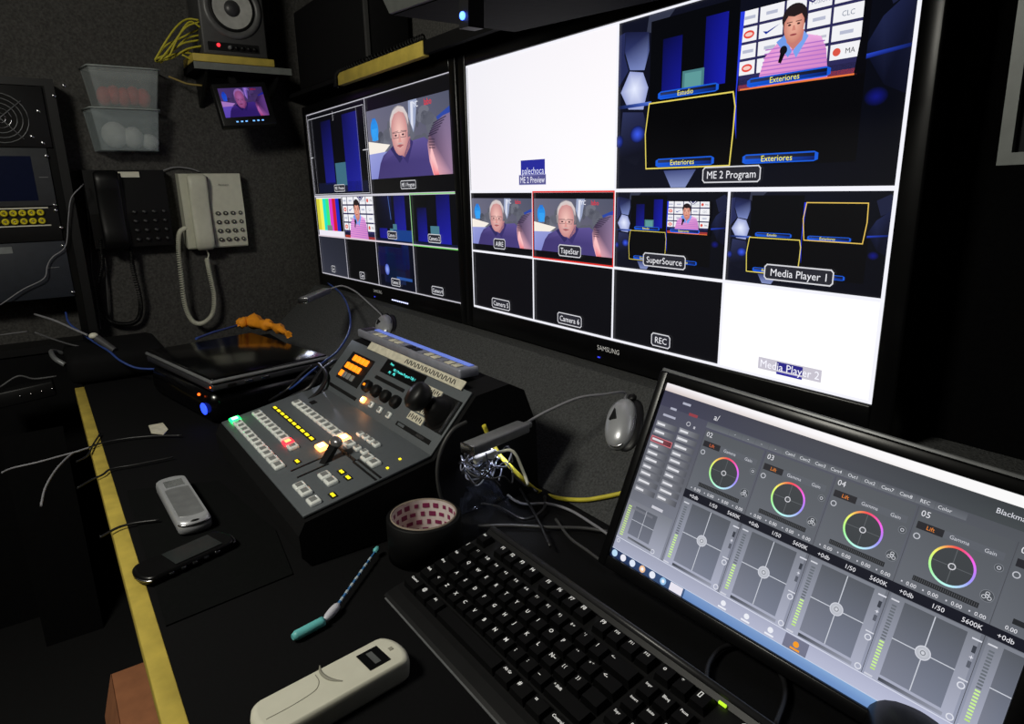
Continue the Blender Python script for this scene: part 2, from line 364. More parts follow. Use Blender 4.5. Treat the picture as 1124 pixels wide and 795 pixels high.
def caption(d, x0, y0, x1, y1, t, L):
    d.poly([(x0, y0 + .01), (x0 + .012, y0), (x1 - .012, y0), (x1, y0 + .01), (x1, y1 - .008), (x1 - .012, y1), (x0 + .012, y1), (x0, y1 - .008)], (26, 90, 214), L)
    d.rect(x0 + .01, y0 + .007, x1 - .01, (y0 + y1) / 2, [(46, 48, 70), (20, 22, 34), (16, 20, 40), (40, 60, 120)], L + 1)
    d.rect(x0 + .01, (y0 + y1) / 2, x1 - .01, y1 - .006, [(24, 90, 220), (14, 36, 110), (10, 24, 90), (20, 80, 205)], L + 1)
    if t: d.text(t, x0 + (x1 - x0) * .47, (y0 + y1) / 2, (y1 - y0) * .62 * d.h * d.S.H, (244, 238, 90), L + 2, wmax=(x1 - x0) * .45 * d.w * d.S.W)
def pic_composite(d, live=True, lw=.0016):
    """four box studio composition on a dark blue honeycomb"""
    d.rect(0, 0, 1, 1, [(16, 18, 34), (10, 12, 20), (8, 9, 16), (14, 16, 30)])
    d.poly([(.14, 0), (.26, 0), (.18, .12), (.13, .10)], (50, 54, 72), 1)
    d.poly([(.032, .068), (.14, .10), (.144, .2), (.124, .304), (.056, .288), (.03, .18)], [(24, 28, 60), (28, 32, 66), (60, 70, 120), (120, 134, 190), (110, 124, 180), (44, 52, 100)], 1)
    d.fan = None
    P = [(.056, .296), (.118, .316), (.144, .406), (.124, .526), (.054, .514), (.014, .41)]
    for i in range(6): d.poly([(.08, .40), P[i], P[(i + 1) % 6]], [(226, 232, 252), (146, 156, 206), (146, 156, 206)], 1)
    d.poly([(0, .08), (.03, .07), (.028, .2), (.05, .29), (0, .38)], (36, 42, 84), 1)
    d.poly([(.026, .526), (.124, .542), (.138, .602), (.13, .77), (.10, .85), (.01, .8)], [(44, 50, 86), (38, 42, 76), (20, 24, 50), (14, 16, 30), (18, 20, 34), (16, 18, 32)], 1)
    d.ell(.10, .665, .035, .05, (16, 20, 60), 2, (60, 90, 235)); d.ell(.012, .7, .02, .04, (14, 18, 50), 2, (40, 60, 170))
    d.rect(0, .486, .16, .506, [(14, 18, 44), (90, 120, 210), (60, 90, 190), (14, 18, 44)], 2)
    d.poly([(.226, .888), (.362, .886), (.322, .985), (.26, .985)], [(60, 70, 120), (66, 76, 126), (130, 142, 190), (130, 142, 190)], 1)
    d.poly([(.87, .4), (.91, .28), (.97, .20), (1, .2), (1, .62), (.93, .56)], [(14, 18, 40), (30, 36, 70), (26, 30, 60), (20, 24, 50), (14, 16, 34), (12, 14, 28)], 1)
    d.poly([(.9, .1), (.97, .04), (1, .1), (1, .18), (.93, .24)], (28, 32, 58), 1)
    d.poly([(.87, .424), (1, .405), (1, .42), (.87, .444)], [(40, 70, 200), (14, 24, 70), (10, 14, 40), (24, 40, 130)], 2)
    d.ell(.914, .606, .03, .04, (10, 12, 30), 2, (20, 24, 120))
    d.rect(.15, .05, .494, .45, (7, 8, 12), 3); d.rect(.15, .45, .88, .88, (8, 8, 11), 1)
    if live:
        d.rect(.204, .16, .284, .444, [(10, 12, 60), (14, 16, 90), (22, 26, 140), (18, 20, 110)], 4); d.rect(.374, .10, .456, .45, [(14, 16, 100), (20, 24, 140), (24, 30, 170), (16, 18, 120)], 4)
        d.rect(.29, .352, .376, .445, (72, 122, 128), 5); d.rect(.30, .365, .366, .445, (92, 150, 150), 6)
    caption(d, .19, .44, .434, .484, 'Estudio', 7)
    P = [(.152, .498), (.488, .5), (.498, .574), (.496, .706), (.49, .874), (.146, .872), (.138, .67)]
    d.poly(P, (6, 6, 8), 6); d.loop(P, lw, (226, 208, 96), 8)
    caption(d, .19, .818, .432, .866, 'Exteriores', 9)
    d.poly([(.497, .12), (.512, .122), (.50, .5), (.508, .74), (.497, .62)], (40, 60, 220), 6)
    Q = [(.512, .122), (.86, .122), (.864, .30), (.852, .5), (.514, .496), (.498, .28)]
    if live:
        e = Sub(d.S, *d.p((.504, .122)), *d.p((.86, .5)), L=d.L + 4); pic_press_man(e)
        d.poly([(.858, .115), (.88, .115), (.88, .5), (.852, .5), (.864, .3)], (9, 9, 14), 18)
        d.line((.514, .496), (.852, .5), lw, (232, 120, 60), 19)
    else: d.poly(Q, (8, 8, 10), 6); d.loop(Q, lw, (226, 190, 90), 8)
    caption(d, .536, .448, .79, .492, 'Exteriores', 19); caption(d, .536, .822, .776, .870, 'Exteriores', 9)
def pic_blue_stage(d, base=(4, 5, 14)):
    d.rect(0, 0, 1, 1, base); d.rect(.12, .25, .34, .92, [(8, 10, 40), (12, 12, 70), (26, 28, 150), (20, 20, 130)], 1)
    d.rect(.56, 0, .84, .95, [(12, 12, 70), (16, 16, 96), (30, 32, 160), (26, 26, 150)], 1); d.rect(.36, .1, .55, .9, (8, 9, 16), 1)
    d.rect(.41, .60, .60, .93, (70, 118, 134), 2); d.rect(.0, .93, 1, 1, (16, 22, 50), 2)
def pic_bars(d):
    d.rect(0, 0, 1, 1, (232, 228, 238)); C = [(206, 200, 60), (236, 236, 90), (30, 220, 200), (60, 226, 120), (214, 60, 200), (206, 30, 50), (30, 40, 190), (12, 12, 16)]
    for i, c in enumerate(C): d.rect(i / 8, .03, (i + 1) / 8 + .001, .86, c, 1)
    d.rect(.36, .72, .56, .86, (120, 130, 126), 2)
# ------------------------------------------------------------------ the two wall monitors
MW, MH = 0.886, 0.498
def wall_monitor(name, label, rot, loc, draw, bez=(.026, .026, .026, .045), lights=None):
    t = thing(name, label, 'monitor', loc, rot=rot)
    l, r, tp, b = bez; D = .045
    g = MB()    # bezel: raised glossy frame
    g.bb(-l, 0, -.005, D, -MH - b, tp, blk_gloss, .003); g.bb(MW, MW + r, -.005, D, -MH - b, tp, blk_gloss, .003)
    g.bb(-.001, MW + .001, -.005, D, 0, tp, blk_gloss, .003); g.bb(-.001, MW + .001, -.005, D, -MH - b, -MH, blk_gloss, .003)
    obj('bezel', g, None, t, local=True)
    h = MB().bb(-l + .006, MW + r - .006, D, D + .03, -MH - b + .01, tp - .01, blk, .008)
    h.bb(.2, MW - .2, D + .03, D + .04, -MH + .06, -.08, blk, .002)
    obj('back_housing', h, None, t, local=True)
    S = Scr(MW, MH); draw(S); S.build('screen', SCREEN, t, (0, .002, 0))
    lg = MB(); lg.text('SAMSUNG', (.495 * MW, -.0055, -MH - .0165), (1, 0, 0), (0, 0, 1), .0085, white_ink); obj('brand_lettering', lg, None, t, local=True)
    if lights:
        e = MB()
        for i in range(9): e.box((lights[0] + i * lights[1], -.0058, -MH - .030), (.0055, .001, .003), lights[2])
        obj('indicator_lights', e, None, t, local=True)
    e = MB().box((.47 * MW, -.0058, -MH - .034), (.006, .001, .002), emis('blue_led', rgb(50, 60, 220), 1.2)) ; obj('power_light', e, None, t, local=True)
    return t
SCREEN = screen_mat('screen_glow', 1.06); SCREEN2 = screen_mat('screen_glow_soft', 0.95)
def grid(S, w=.0042, col=(238, 238, 246), edge=.0045):
    S.rect(0, .5 - .0055, 1, .5 + .0055, col, 34)
    e = edge / MW; f = edge / MH
    S.rect(0, .75 - .0045, 1, .75 + .0045, col, 34)
    for k in (1, 2, 3): S.rect(k / 4 - w / 2 / MW, .5, k / 4 + w / 2 / MW, 1, col, 34)
    S.rect(.5 - w / 2 / MW, 0, .5 + w / 2 / MW, .5, col, 34)
    S.rect(0, 0, e * .8, 1, col, 34); S.rect(1 - e * 1.15, 0, 1, 1, col, 34); S.rect(0, 0, 1, f * .7, col, 34); S.rect(0, 1 - f * .9, 1, 1, col, 34)
def draw_big(S):
    S.rect(0, 0, 1, 1, (8, 8, 13), 0)
    S.rect(.001, .001, .5, .5, [(236, 234, 240), (246, 242, 246), (252, 250, 252), (240, 236, 242)], 1)
    S.rect(.206, .386, .290, .442, (38, 42, 150), 3); S.text('palechoca', .248, .425, .0125, (225, 228, 250), 4, wmax=.068)
    S.rect(.199, .440, .293, .476, (84, 82, 140), 3); S.box(.199, .440, .293, .476, .001, (170, 170, 205), 4); S.text('ME 2 Preview', .246, .458, .0115, (235, 235, 250), 5, wmax=.076)
    pic_composite(Sub(S, .5, 0, 1, .5, 1), True, .0019)
    S.label('ME 2 Program', .7495, .460, .092, .020, 30)
    # reflected ceiling light on the glass is left to the renderer
    for k, t, w in ((0, 'AIRE', .041), (1, 'TapeStar', .061)):
        S.rect(k / 4, .5, k / 4 + .25, .75, (9, 9, 14), 1); pic_studio_man(Sub(S, k / 4 + .002, .527, k / 4 + .2485, .719, 3))
        S.label(t, (.1205, .372)[k], .710, w, .0195, 30)
    pic_composite(Sub(S, .5025, .503, .7475, .747, 1), True, .0009); S.label('SuperSource', .623, .711, .084, .0195, 30)
    pic_composite(Sub(S, .7525, .503, .9975, .747, 1), False, .0012); S.label('Media Player 1', .8745, .711, .094, .0190, 30)
    for k, t, w in ((0, 'Camera 5', .065), (1, 'Camera 6', .067), (2, 'REC', .038)):
        S.rect(k / 4, .75, k / 4 + .25, 1, (9, 9, 14), 1); S.label(t, (.120, .372, .623)[k], .962, w, .0198, 30)
    S.rect(.75, .75, 1, 1, (255, 255, 255), 1)
    S.rect(.821, .945, .924, .9775, (196, 192, 204), 3); S.rect(.853, .948, .895, .970, (44, 40, 130), 4); S.rect(.853, .975, .895, .982, (50, 46, 150), 4)
    S.text('Media Player 2', .8725, .961, .0105, (246, 246, 255), 6, wmax=.086)
    grid(S)
    S.box(.2515, .5025, .4985, .7465, .0026, (226, 48, 40), 37)
def draw_left(S):
    S.rect(0, 0, 1, 1, (7, 7, 11), 0)
    # preview cell with safe-area lines
    d = Sub(S, .0, .0, .5, .5, 1); d.rect(0, 0, 1, 1, (7, 7, 12))
    d.rect(.24, .12, .42, .86, [(10, 10, 40), (14, 14, 70), (26, 28, 130), (24, 26, 120)], 1); d.rect(.62, .10, .86, .95, [(14, 14, 70), (24, 26, 120), (30, 34, 150), (26, 28, 140)], 1)
    d.rect(.44, .62, .62, .88, (60, 104, 124), 2); d.rect(.1, .84, .95, .96, (16, 20, 44), 1)
    S.label('ME 1 Preview', .245, .455, .080, .019, 30)
    S.box(.006, .030, .484, .488, .0013, (214, 214, 222), 20); S.line((.04, .035), (.04, .48), .0011, (150, 150, 160), 20); S.line((.43, .035), (.43, .48), .0011, (150, 150, 160), 20)
    S.line((.24, .02), (.24, .07), .0013, (220, 220, 226), 21); S.line((0, .26), (.022, .26), .002, (220, 220, 226), 21); S.line((.46, .26), (.5, .26), .002, (220, 220, 226), 21)
    # programme cell, letterboxed picture
    pic_studio_man(Sub(S, .5015, .070, .985, .418, 2)); S.label('ME 1 Program', .745, .455, .080, .019, 30)
    pic_bars(Sub(S, .004, .508, .247, .747, 1)); pic_press_man(Sub(S, .2525, .508, .4975, .748, 1))
    d = Sub(S, .5, .505, .75, .75, 1); pic_blue_stage(d, (5, 6, 18)); d.rect(.1, .0, .5, .7, [(6, 8, 26), (10, 14, 60), (8, 10, 34), (5, 6, 18)], 3); d.rect(.5, .72, .98, .95, (22, 60, 130), 4); d.line((.42, .02), (.46, .5), .003, (70, 100, 170), 4)
    d = Sub(S, .75, .505, 1, .75, 1); pic_blue_stage(d, (6, 7, 12))
    S.rect(0, .75, .25, 1, [(40, 42, 54), (36, 38, 48), (44, 46, 58), (52, 54, 66)], 1); S.rect(.25, .75, .5, 1, (8, 8, 10), 1)
    d = Sub(S, .5, .75, .75, 1, 1); d.rect(0, 0, 1, 1, (8, 11, 26)); rnd = random.Random(5)
    for i in range(16): d.rect(rnd.random() * .8, rnd.random() * .6, rnd.random() * .8 + .1, rnd.random() * .5 + .4, (rnd.randint(8, 22), rnd.randint(12, 34), rnd.randint(34, 76)), 1)
    d.ell(.25, .6, .06, .12, (70, 90, 190), 2, (150, 170, 240)); d.rect(.5, .72, .9, .78, (40, 80, 150), 2)
    for u, v, t, w in ((.115, .958, 'Src', .030), (.37, .962, 'Cam', .034), (.62, .962, 'Camera 3', .052), (.875, .962, 'Camera 4', .055), (.62, .71, 'Camera 1', .055), (.875, .71, 'Camera 2', .060)):
        S.label(t, u, v, w, .019, 30)
    grid(S, .0034, (196, 194, 204), .0028)
    for k in (0, 1, 2): S.rect(0 + k / 4, .746, .25 + k / 4, .7535, (214, 200, 208), 35)
    S.box(.7515, .5005, .999, .7525, .0022, (120, 214, 100), 38)
wall_monitor('wall_monitor', 'large wall-mounted black monitor at right whose grid starts with a blank white preview box', None, (0, 0, 1.44), draw_big)
LR = Matrix(((0.9999, 0.0, 0), (0, 1, 0), (0, 0, 1)))
left_mon = wall_monitor('wall_monitor', 'left wall-mounted black monitor showing colour bars and a green-outlined camera box', (0.0086, -0.0101, 0.0100), (-.9457, -.0116, 1.4293), draw_left, lights=(.60 * MW, .011, emis('white_led', rgb(200, 205, 255), 2.0)))
# ------------------------------------------------------------------ tilted desktop monitor with the camera control page
TX = Vector((0.99490571, 0.08385959, -0.0559482)); TD = Vector((-0.01937241, -0.38560136, -0.92246209)); TN = TX.cross(TD)      # right, down, into the screen
TW, TH = 0.372, 0.372 * 9 / 16
TR = Matrix((TX, TN, -TD)).transposed()                         # local x right, y away, z up
def hsv(h, s=.75, v=1.0):
    import colorsys; c = colorsys.hsv_to_rgb(h % 1, s, v); return tuple(int(255 * x) for x in c)
def draw_ui(S):
    T0, T1 = (52, 54, 66), (66, 68, 78)
    S.rect(0, 0, 1, .5, [(62, 62, 86), (70, 74, 78), (104, 108, 116), (98, 100, 108)], 0); S.rect(0, .5, 1, 1, [(98, 100, 108), (104, 108, 116), (170, 176, 200), (140, 144, 158)], 0)  # view-angle brightening towards the bottom is put into these colours
    S.rect(0, 0, 1, .042, [(250, 245, 250), (255, 255, 255), (255, 255, 255), (214, 200, 196)], 2)
    S.rect(.0, .042, 1, .125, [(56, 56, 78), (52, 58, 60), (66, 72, 74), (62, 62, 84)], 1)
    S.text('Blackmagic Design', .874, .080, .0042, (226, 228, 236), 4, 'l')
    for u, v, w in ((.088, .078, .028), (.05, .125, .022), (.044, .17, .045)): S.rect(u - w / 2, v - .006, u + w / 2, v + .006, (176, 178, 196), 3)
    S.rect(.105, .115, .135, .13, (150, 60, 70), 3); S.text('a/', .194, .094, .0062, (235, 235, 240), 4)
    S.ring(.114, .173, .007, .0018, (206, 206, 214), 3, 16); S.rect(.133, .175, .139, .188, (190, 190, 200), 3)
    # top row of sources
    S.rect(.171, .128, .83, .158, [(84, 88, 96)] * 2 + [(104, 108, 116)] * 2, 1)
    for i, t in enumerate(('-', '-', '-', '-', 'Cam1', 'Cam2', 'Cam3', 'Cam4', 'Out1', 'Out2', 'Cam7', 'Cam8', 'REC', 'Color')):
        S.text(t, .263 + .0403 * i, .142, .0030, (224, 226, 232), 4, wmax=.0115)
        S.rect(.243 + .0403 * i, .128, .2436 + .0403 * i, .158, (74, 78, 84), 2)
    # side lists
    for (u0, u1, vs) in ((.008, .082, (.226, .270, .314, .349, .39, .428, .469, .507, .552, .598)), (.090, .160, (.221, .263, .305, .346, .385, .428, .466, .511, .552, .592))):
        for k, v in enumerate(vs):
            red = (u0 < .05 and k == 2)
            S.rect(u0, v - .016, u1, v + .013, [(150, 152, 160), (84, 86, 94), (84, 86, 94), (150, 152, 160)] if not red else [(150, 90, 100), (96, 40, 48), (96, 40, 48), (150, 90, 100)], 1)
            if red: S.box(u0, v - .016, u1, v + .013, .0007, (226, 120, 130), 3)
            w = .028 + .012 * ((k * 7 + int(u0 * 100)) % 3) / 2
            S.rect(u0 + .004, v - .007, u0 + .004 + w, v + .004, (226, 226, 232), 2)
    S.rect(.085, .645, .125, .66, (205, 205, 215), 2); S.rect(.02, .70, .10, .713, (122, 124, 134), 2)
    # camera columns
    P = .18876
    for c, name in ((2, '02'), (3, '03'), (4, '04'), (5, '05'), (6, '06')):
        o = .738 - (5 - c) * P; cut = lambda x: min(x, .999)
        if o + .01 > 1: continue
        S.rect(o, .165, o + .0012, .885, (70, 72, 78), 2)
        S.rect(o + .004, .168, cut(o + P - .004), .49, [(84, 88, 94), (84, 88, 94), (100, 104, 112), (104, 108, 116)], 1)
        S.text(name, o + .018, .187, .0052, (230, 230, 236), 4)
        S.rect(o + .008, .222, cut(o + .176), .252, [(92, 96, 104)] * 4, 2); S.rect(o + .008, .222, o + .062, .252, (36, 36, 42), 3)
        S.text('Lift', o + .036, .237, .0034, (244, 140, 50) if c != 2 else (226, 110, 60), 5)
        if o + .1 < .99: S.text('Gamma', o + .093, .237, .0032, (206, 208, 216), 5)
        if o + .15 < .99: S.text('Gain', o + .151, .237, .0032, (206, 208, 216), 5)
        S.ring(o + .015, .282, .0072, .0022, (196, 198, 206), 3, 16)
        for uu, vv, r in ((.173, .281, .0085), (.170, .395, .013)):
            if o + uu + r < 1: S.circ(o + uu, vv, r, (76, 80, 86), 3); S.ring(o + uu, vv, r, .001, (130, 134, 142), 4, 16); S.ring(o + uu, vv, .004, .0014, (206, 208, 216), 4, 12)
        if o + .17 < 1:
            for du, dv in ((0, -.009), (-.005, .006), (.005, .006)): S.ring(o + .170 + du, .395 + dv, .0042, .0012, (214, 216, 222), 5, 12)
        if o + .14 < 1:
            S.circ(o + .096, .343, .040, (62, 66, 70), 3); S.ring(o + .096, .343, .0445, .0048, lambda t: hsv(.74 - t * 1.0, .46 - .22 * math.sin(2 * PI * t), 1.0), 5)
            S.line((o + .058, .343), (o + .134, .343), .0006, (92, 96, 100), 4); S.line((o + .096, .276), (o + .096, .41), .0006, (92, 96, 100), 4)
            S.ring(o + .096, .343, .0075, .0022, (214, 214, 220), 6, 16)
            S.rect(o + .034, .432, o + .162, .452, (36, 38, 42), 3)
            for k in range(30): S.rect(o + .036 + k * .0042, .435, o + .0372 + k * .0042, .449, (84, 86, 90), 4)
            for k, ux in enumerate((.036, .080, .126, .170)):
                if o + ux + .02 < 1: S.text('0.00', o + ux, .473, .0032, (236, 236, 242), 4)
                S.rect(o + ux - .021, .470, o + ux - .018, .476, (210, 210, 220), 4)
        else: S.text('0.00', o + .036, .473, .0032, (236, 236, 242), 4); S.rect(o + .034, .432, .999, .452, (36, 38, 42), 3)
        # joystick pad
        S.rect(o + .006, .535, cut(o + P - .006), .885, [(122, 126, 136), (128, 132, 142), (176, 180, 200), (172, 176, 196)], 1)
        xr = cut(o + .160)
        S.rect(o + .036, .548, xr, .855, [(90, 94, 102), (86, 90, 98), (122, 128, 146), (128, 132, 148)], 2)
        S.line((o + .036, .700), (xr, .700), .0008, (206, 210, 220), 3)
        if o + .1 < 1:
            S.line((o + .0985, .55), (o + .0985, .853), .0008, (206, 210, 220), 3)
            S.circ(o + .0985, .698, .0155, (176, 180, 190), 4, (214, 216, 224)); S.ring(o + .0985, .698, .0155, .0022, (214, 216, 226), 5); S.ring(o + .0985, .698, .0055, .0018, (122, 126, 134), 6, 14)
            S.rect(o + .036, .866, o + .165, .880, [(60, 64, 74), (150, 154, 170), (156, 160, 176), (76, 80, 90)], 3)
            for k, (v, h) in enumerate(((.558, .006), (.742 - .025, .005))): S.rect(o + .170, v, o + .188, v + h, (220, 222, 232), 3)
            S.rect(o + .176, .585, o + .183, .612, (58, 62, 72), 3); S.rect(o + .176, .645, o + .183, .67, (90, 94, 106), 3); S.text('+', o + .179, .630, .004, (240, 240, 250), 4)
            for v in (.742, .868): S.ring(o + .179, v, .0075, .0024, (226, 228, 238), 4, 16)
        S.rect(o + .009, .553, o + .026, .559, (214, 216, 224), 3)
        for k in range(22):
            v = .575 + k * .0128; g = k > 11
            S.rect(o + .014, v, o + .024, v + .007, ((206, 246, 150) if k < 21 else (190, 230, 130)) if g else (104, 110, 118), 3)
        S.rect(o + .006, .875, o + .024, .882, (210, 212, 224), 3)
    S.rect(.171, .489, 1, .532, (20, 22, 34), 7)
    for c in range(2, 7):
        o = .738 - (5 - c) * P
        for ux, t in ((.033, '+0db'), (.097, '1/50'), (.162, '5600K')):
            if o + ux + .02 < 1: S.text(t, o + ux, .512, .0038, (240, 240, 246), 9)
    # camera 1 corner
    S.rect(.0, .668, .165, .885, [(122, 124, 134), (126, 130, 140), (168, 172, 190), (160, 164, 180)], 1); S.rect(.034, .69, .115, .845, [(92, 96, 106)] * 2 + [(116, 120, 134)] * 2, 2)
    S.line((.034, .765), (.115, .765), .0006, (196, 200, 210), 3); S.line((.075, .69), (.075, .845), .0006, (196, 200, 210), 3); S.rect(.04, .86, .13, .872, [(76, 80, 88), (150, 154, 166)] * 2, 3)
    for k in range(14): S.rect(.008, .70 + k * .0125, .020, .707 + k * .0125, (200, 230, 140), 3)
    S.ring(.135, .868, .007, .002, (224, 226, 236), 3, 14)
    S.ring(.012, .905, .006, .002, (220, 222, 232), 3, 14)
    # bottom page tabs and the task bar
    S.rect(0, .885, 1, .955, [(158, 162, 182), (184, 188, 214), (196, 200, 226), (170, 174, 196)], 1); S.rect(0, .886, 1, .889, (226, 230, 244), 2)
    S.rect(.558, .892, .618, .952, (118, 120, 142), 3)
    for u, cc in ((.385, (240, 242, 250)), (.454, (240, 242, 250)), (.521, (240, 242, 250)), (.589, (250, 160, 40))):
        S.circ(u, .920, .0075, cc, 5, n=10); S.rect(u - .012, .938, u + .012, .946, cc, 5)
    S.rect(0, .954, 1, 1, [(36, 52, 92), (120, 160, 214), (108, 150, 206), (24, 38, 76)], 3); S.rect(.27, .954, 1, 1, [(126, 158, 206), (140, 180, 226), (112, 150, 206), (104, 140, 196)], 4); S.rect(0, .952, 1, .955, (206, 216, 236), 5)
    for k, (u, cc) in enumerate(((.014, (190, 224, 250)), (.048, (240, 240, 250)), (.084, (226, 236, 252)), (.122, (246, 200, 160)), (.159, (236, 240, 252)), (.198, (150, 196, 236)))):
        S.circ(u, .977, .0105, cc, 6, n=14)
        if k in (3, 5): S.circ(u, .977, .005, (250, 250, 255), 7, n=10)
    S.rect(.222, .957, .264, .998, (236, 232, 244), 6)
ui = thing('desktop_monitor', 'thin black desktop monitor leaning back on the desk, showing grey camera controls with coloured wheels', 'monitor', (0.7595919, -0.21774342, 0.98107176))
ui.rotation_euler = TR.to_euler()
g = MB(); bz = .0115
g.bb(-bz, 0, -.003, .012, -TH - .014, .012, blk_gloss, .002); g.bb(TW, TW + bz, -.003, .012, -TH - .014, .012, blk_gloss, .002)
g.bb(-.001, TW + .001, -.003, .012, 0, .012, blk_gloss, .002); g.bb(-.001, TW + .001, -.003, .012, -TH - .014, -TH, blk_gloss, .002)
obj('bezel', g, None, ui, local=True)
obj('edge_band', MB().bb(-bz - .003, TW + bz + .003, .004, .014, -TH - .016, .0155, grey_edge, .0015), None, ui, local=True)
obj('back_housing', MB().bb(-bz, TW + bz, .014, .030, -TH - .012, .010, blk, .005), None, ui, local=True)
st = MB(); st.bb(TW * .35, TW * .65, .030, .036, -TH * .8, -TH * .35, blk, .002)
st.box((TW * .5, .062, -TH * .72), (.10, .006, .085), blk, .002, Matrix.Rotation(.75, 3, 'X'))
obj('rear_stand', st, None, ui, local=True)
S = Scr(TW, TH, 5e-5); draw_ui(S); S.build('screen', SCREEN2, ui, (0, .0015, 0))
# ------------------------------------------------------------------ video switcher console
CX, LY, LZ = .085, -.568, .814
cons = thing('video_switcher_console', 'grey and black video switcher console with lit buttons, fader lever and joystick', 'console', (.286, -.40, .75))
LE = Vector((0, .18, .034)).normalized(); LNn = Vector((0, -.034, .18)).normalized()
UE = Vector((0, .070, .077)).normalized(); UN = Vector((0, -.077, .070)).normalized()
LO = Vector((CX, LY, LZ)); UO = Vector((CX, -.388, .848))
def lo(u, v, h=0): return LO + Vector((u, 0, 0)) + LE * v + LNn * h
def up(u, v, h=0): return UO + Vector((u, 0, 0)) + UE * v + UN * h
LROT = frame_rot((1, 0, 0), LE); UROT = frame_rot((1, 0, 0), UE)
body = MB(); prof = [(-.566, .752), (-.576, .765), (-.577, .795), (-.568, .811), (-.388, .845), (-.318, .922), (-.262, .929), (-.236, .915), (-.215, .86), (-.212, .752)]
body.prism(prof, .064, .508, 'x', blk_matte)
obj('casing', body, None, cons)
lp = MB().box(lo(.2015, .0925, .0), (.427, .183, .004), panel_grey, .001, LROT); obj('lower_panel', lp, None, cons)
upn = MB().box(up(.2015, .052, .0), (.427, .103, .004), panel_grey, .001, UROT); obj('upper_panel', upn, None, cons)
green_on = emis('green_lit_button', rgb(20, 240, 90), 5); red_on = emis('red_lit_button', rgb(255, 30, 40), 5); amber_on = emis('amber_lit_button', rgb(255, 150, 70), 7)
cores = {green_on: emis('green_core', rgb(190, 255, 215), 2.5), red_on: emis('red_core', rgb(255, 150, 90), 2.5), amber_on: emis('amber_core', rgb(255, 235, 200), 5)}
yellow_on = emis('yellow_lit_window', rgb(250, 225, 30), 1.3); orange_on = emis('orange_lit_key', rgb(255, 130, 20), 1.5)
def button(f, rot, u, v, w=.017, d=.0155, m=btn_clear, h=.006):
    b = MB(); b.box(f(u, v, .002 + h / 2), (w, d, h), m, .0022, rot)
    b.box(f(u, v, .002 + h), (w * .6, d * .55, .0008), cores.get(m, btn_in), 0, rot)
    return obj('push_button', b, None, cons)
for k in range(10): button(lo, LROT, .010 + k * .0213, .0205, .0185 if k else .0205, .0155 if k else .0175, m=green_on if k == 0 else btn_clear)
for k in range(2): button(lo, LROT, .229 + k * .0255, .0205, .022)
for k in range(10): button(lo, LROT, .0205 + k * .0213, .0560, .0185, m=red_on if k == 8 else btn_clear)
for k in range(10): button(lo, LROT, .0430 + k * .0213, .1200, .0185)
button(lo, LROT, .255, .0865, .022, m=amber_on); button(lo, LROT, .2585, .1210, .022, m=amber_on); button(lo, LROT, .283, .1185, .022)
for u, v in ((.308, .121), (.329, .123), (.268, .1435), (.286, .1445), (.304, .1445), (.322, .1445)): button(lo, LROT, u, v, .0145, .010)
for u, v in ((.349, .1185), (.371, .1185), (.345, .057), (.367, .057), (.343, .0225), (.364, .0225), (.3965, .0225)): button(lo, LROT, u, v, .019)
yw = MB(); yw.box(lo(.114, .0872, .0024), (.204, .0085, .001), blk, 0, LROT)
for k in range(10): yw.box(lo(.0205 + k * .0207, .0872, .0032), (.0125, .0042, .0008), yellow_on, 0, LROT)
obj('source_name_strip', yw, None, cons)
for u, v in ((.263, .0455), (.351, .0785), (.374, .0785), (.400, .0465)):
    b = MB().box(lo(u, v, .0024), (.016, .0085, .001), blk, 0, LROT); b.box(lo(u - .003, v, .0032), (.004, .004, .0008), yellow_on, 0, LROT); b.box(lo(u + .003, v, .0032), (.004, .004, .0008), yellow_on, 0, LROT)
    obj('indicator_window', b, None, cons)
for u, v in ((.397, .126), (.389, .149)): obj('indicator_light', MB().box(lo(u, v, .003), (.004, .003, .0012), yellow_on, 0, LROT), None, cons)
sl_ = []
for u in (.284, .311): obj('fader_slot', MB().box(lo(u, .052, .0024), (.0035, .046, .001), blk, 0, LROT), None, cons)
for v in (.1015, .1085): obj('groove', MB().box(lo(.375, v, .0024), (.076, .003, .001), blk, 0, LROT), None, cons)
obj('groove', MB().box(lo(.302, .1045, .0024), (.07, .0045, .001), blk, 0, LROT), None, cons); obj('small_window', MB().box(lo(.062, .142, .0024), (.016, .010, .001), blk, 0, LROT), None, cons)
lv = MB(); lv.faces([lo(.296, .066, .002), lo(.307, .070, .002), lo(.310, .091, .022), lo(.295, .087, .022), lo(.296, .074, .002), lo(.307, .080, .002), lo(.310, .098, .022), lo(.295, .096, .022)],
    [(0, 1, 2, 3), (7, 6, 5, 4), (1, 5, 6, 2), (4, 0, 3, 7), (3, 2, 6, 7), (4, 5, 1, 0)], blk)
lever = obj('fader_lever', lv, None, cons)
kb = MB().ell(lo(.3025, .096, .025), (.013, .0085, .0075), mat('fader_knob_silver', rgb(150, 148, 150), .28, .7), 20); obj('lever_knob', kb, None, lever)
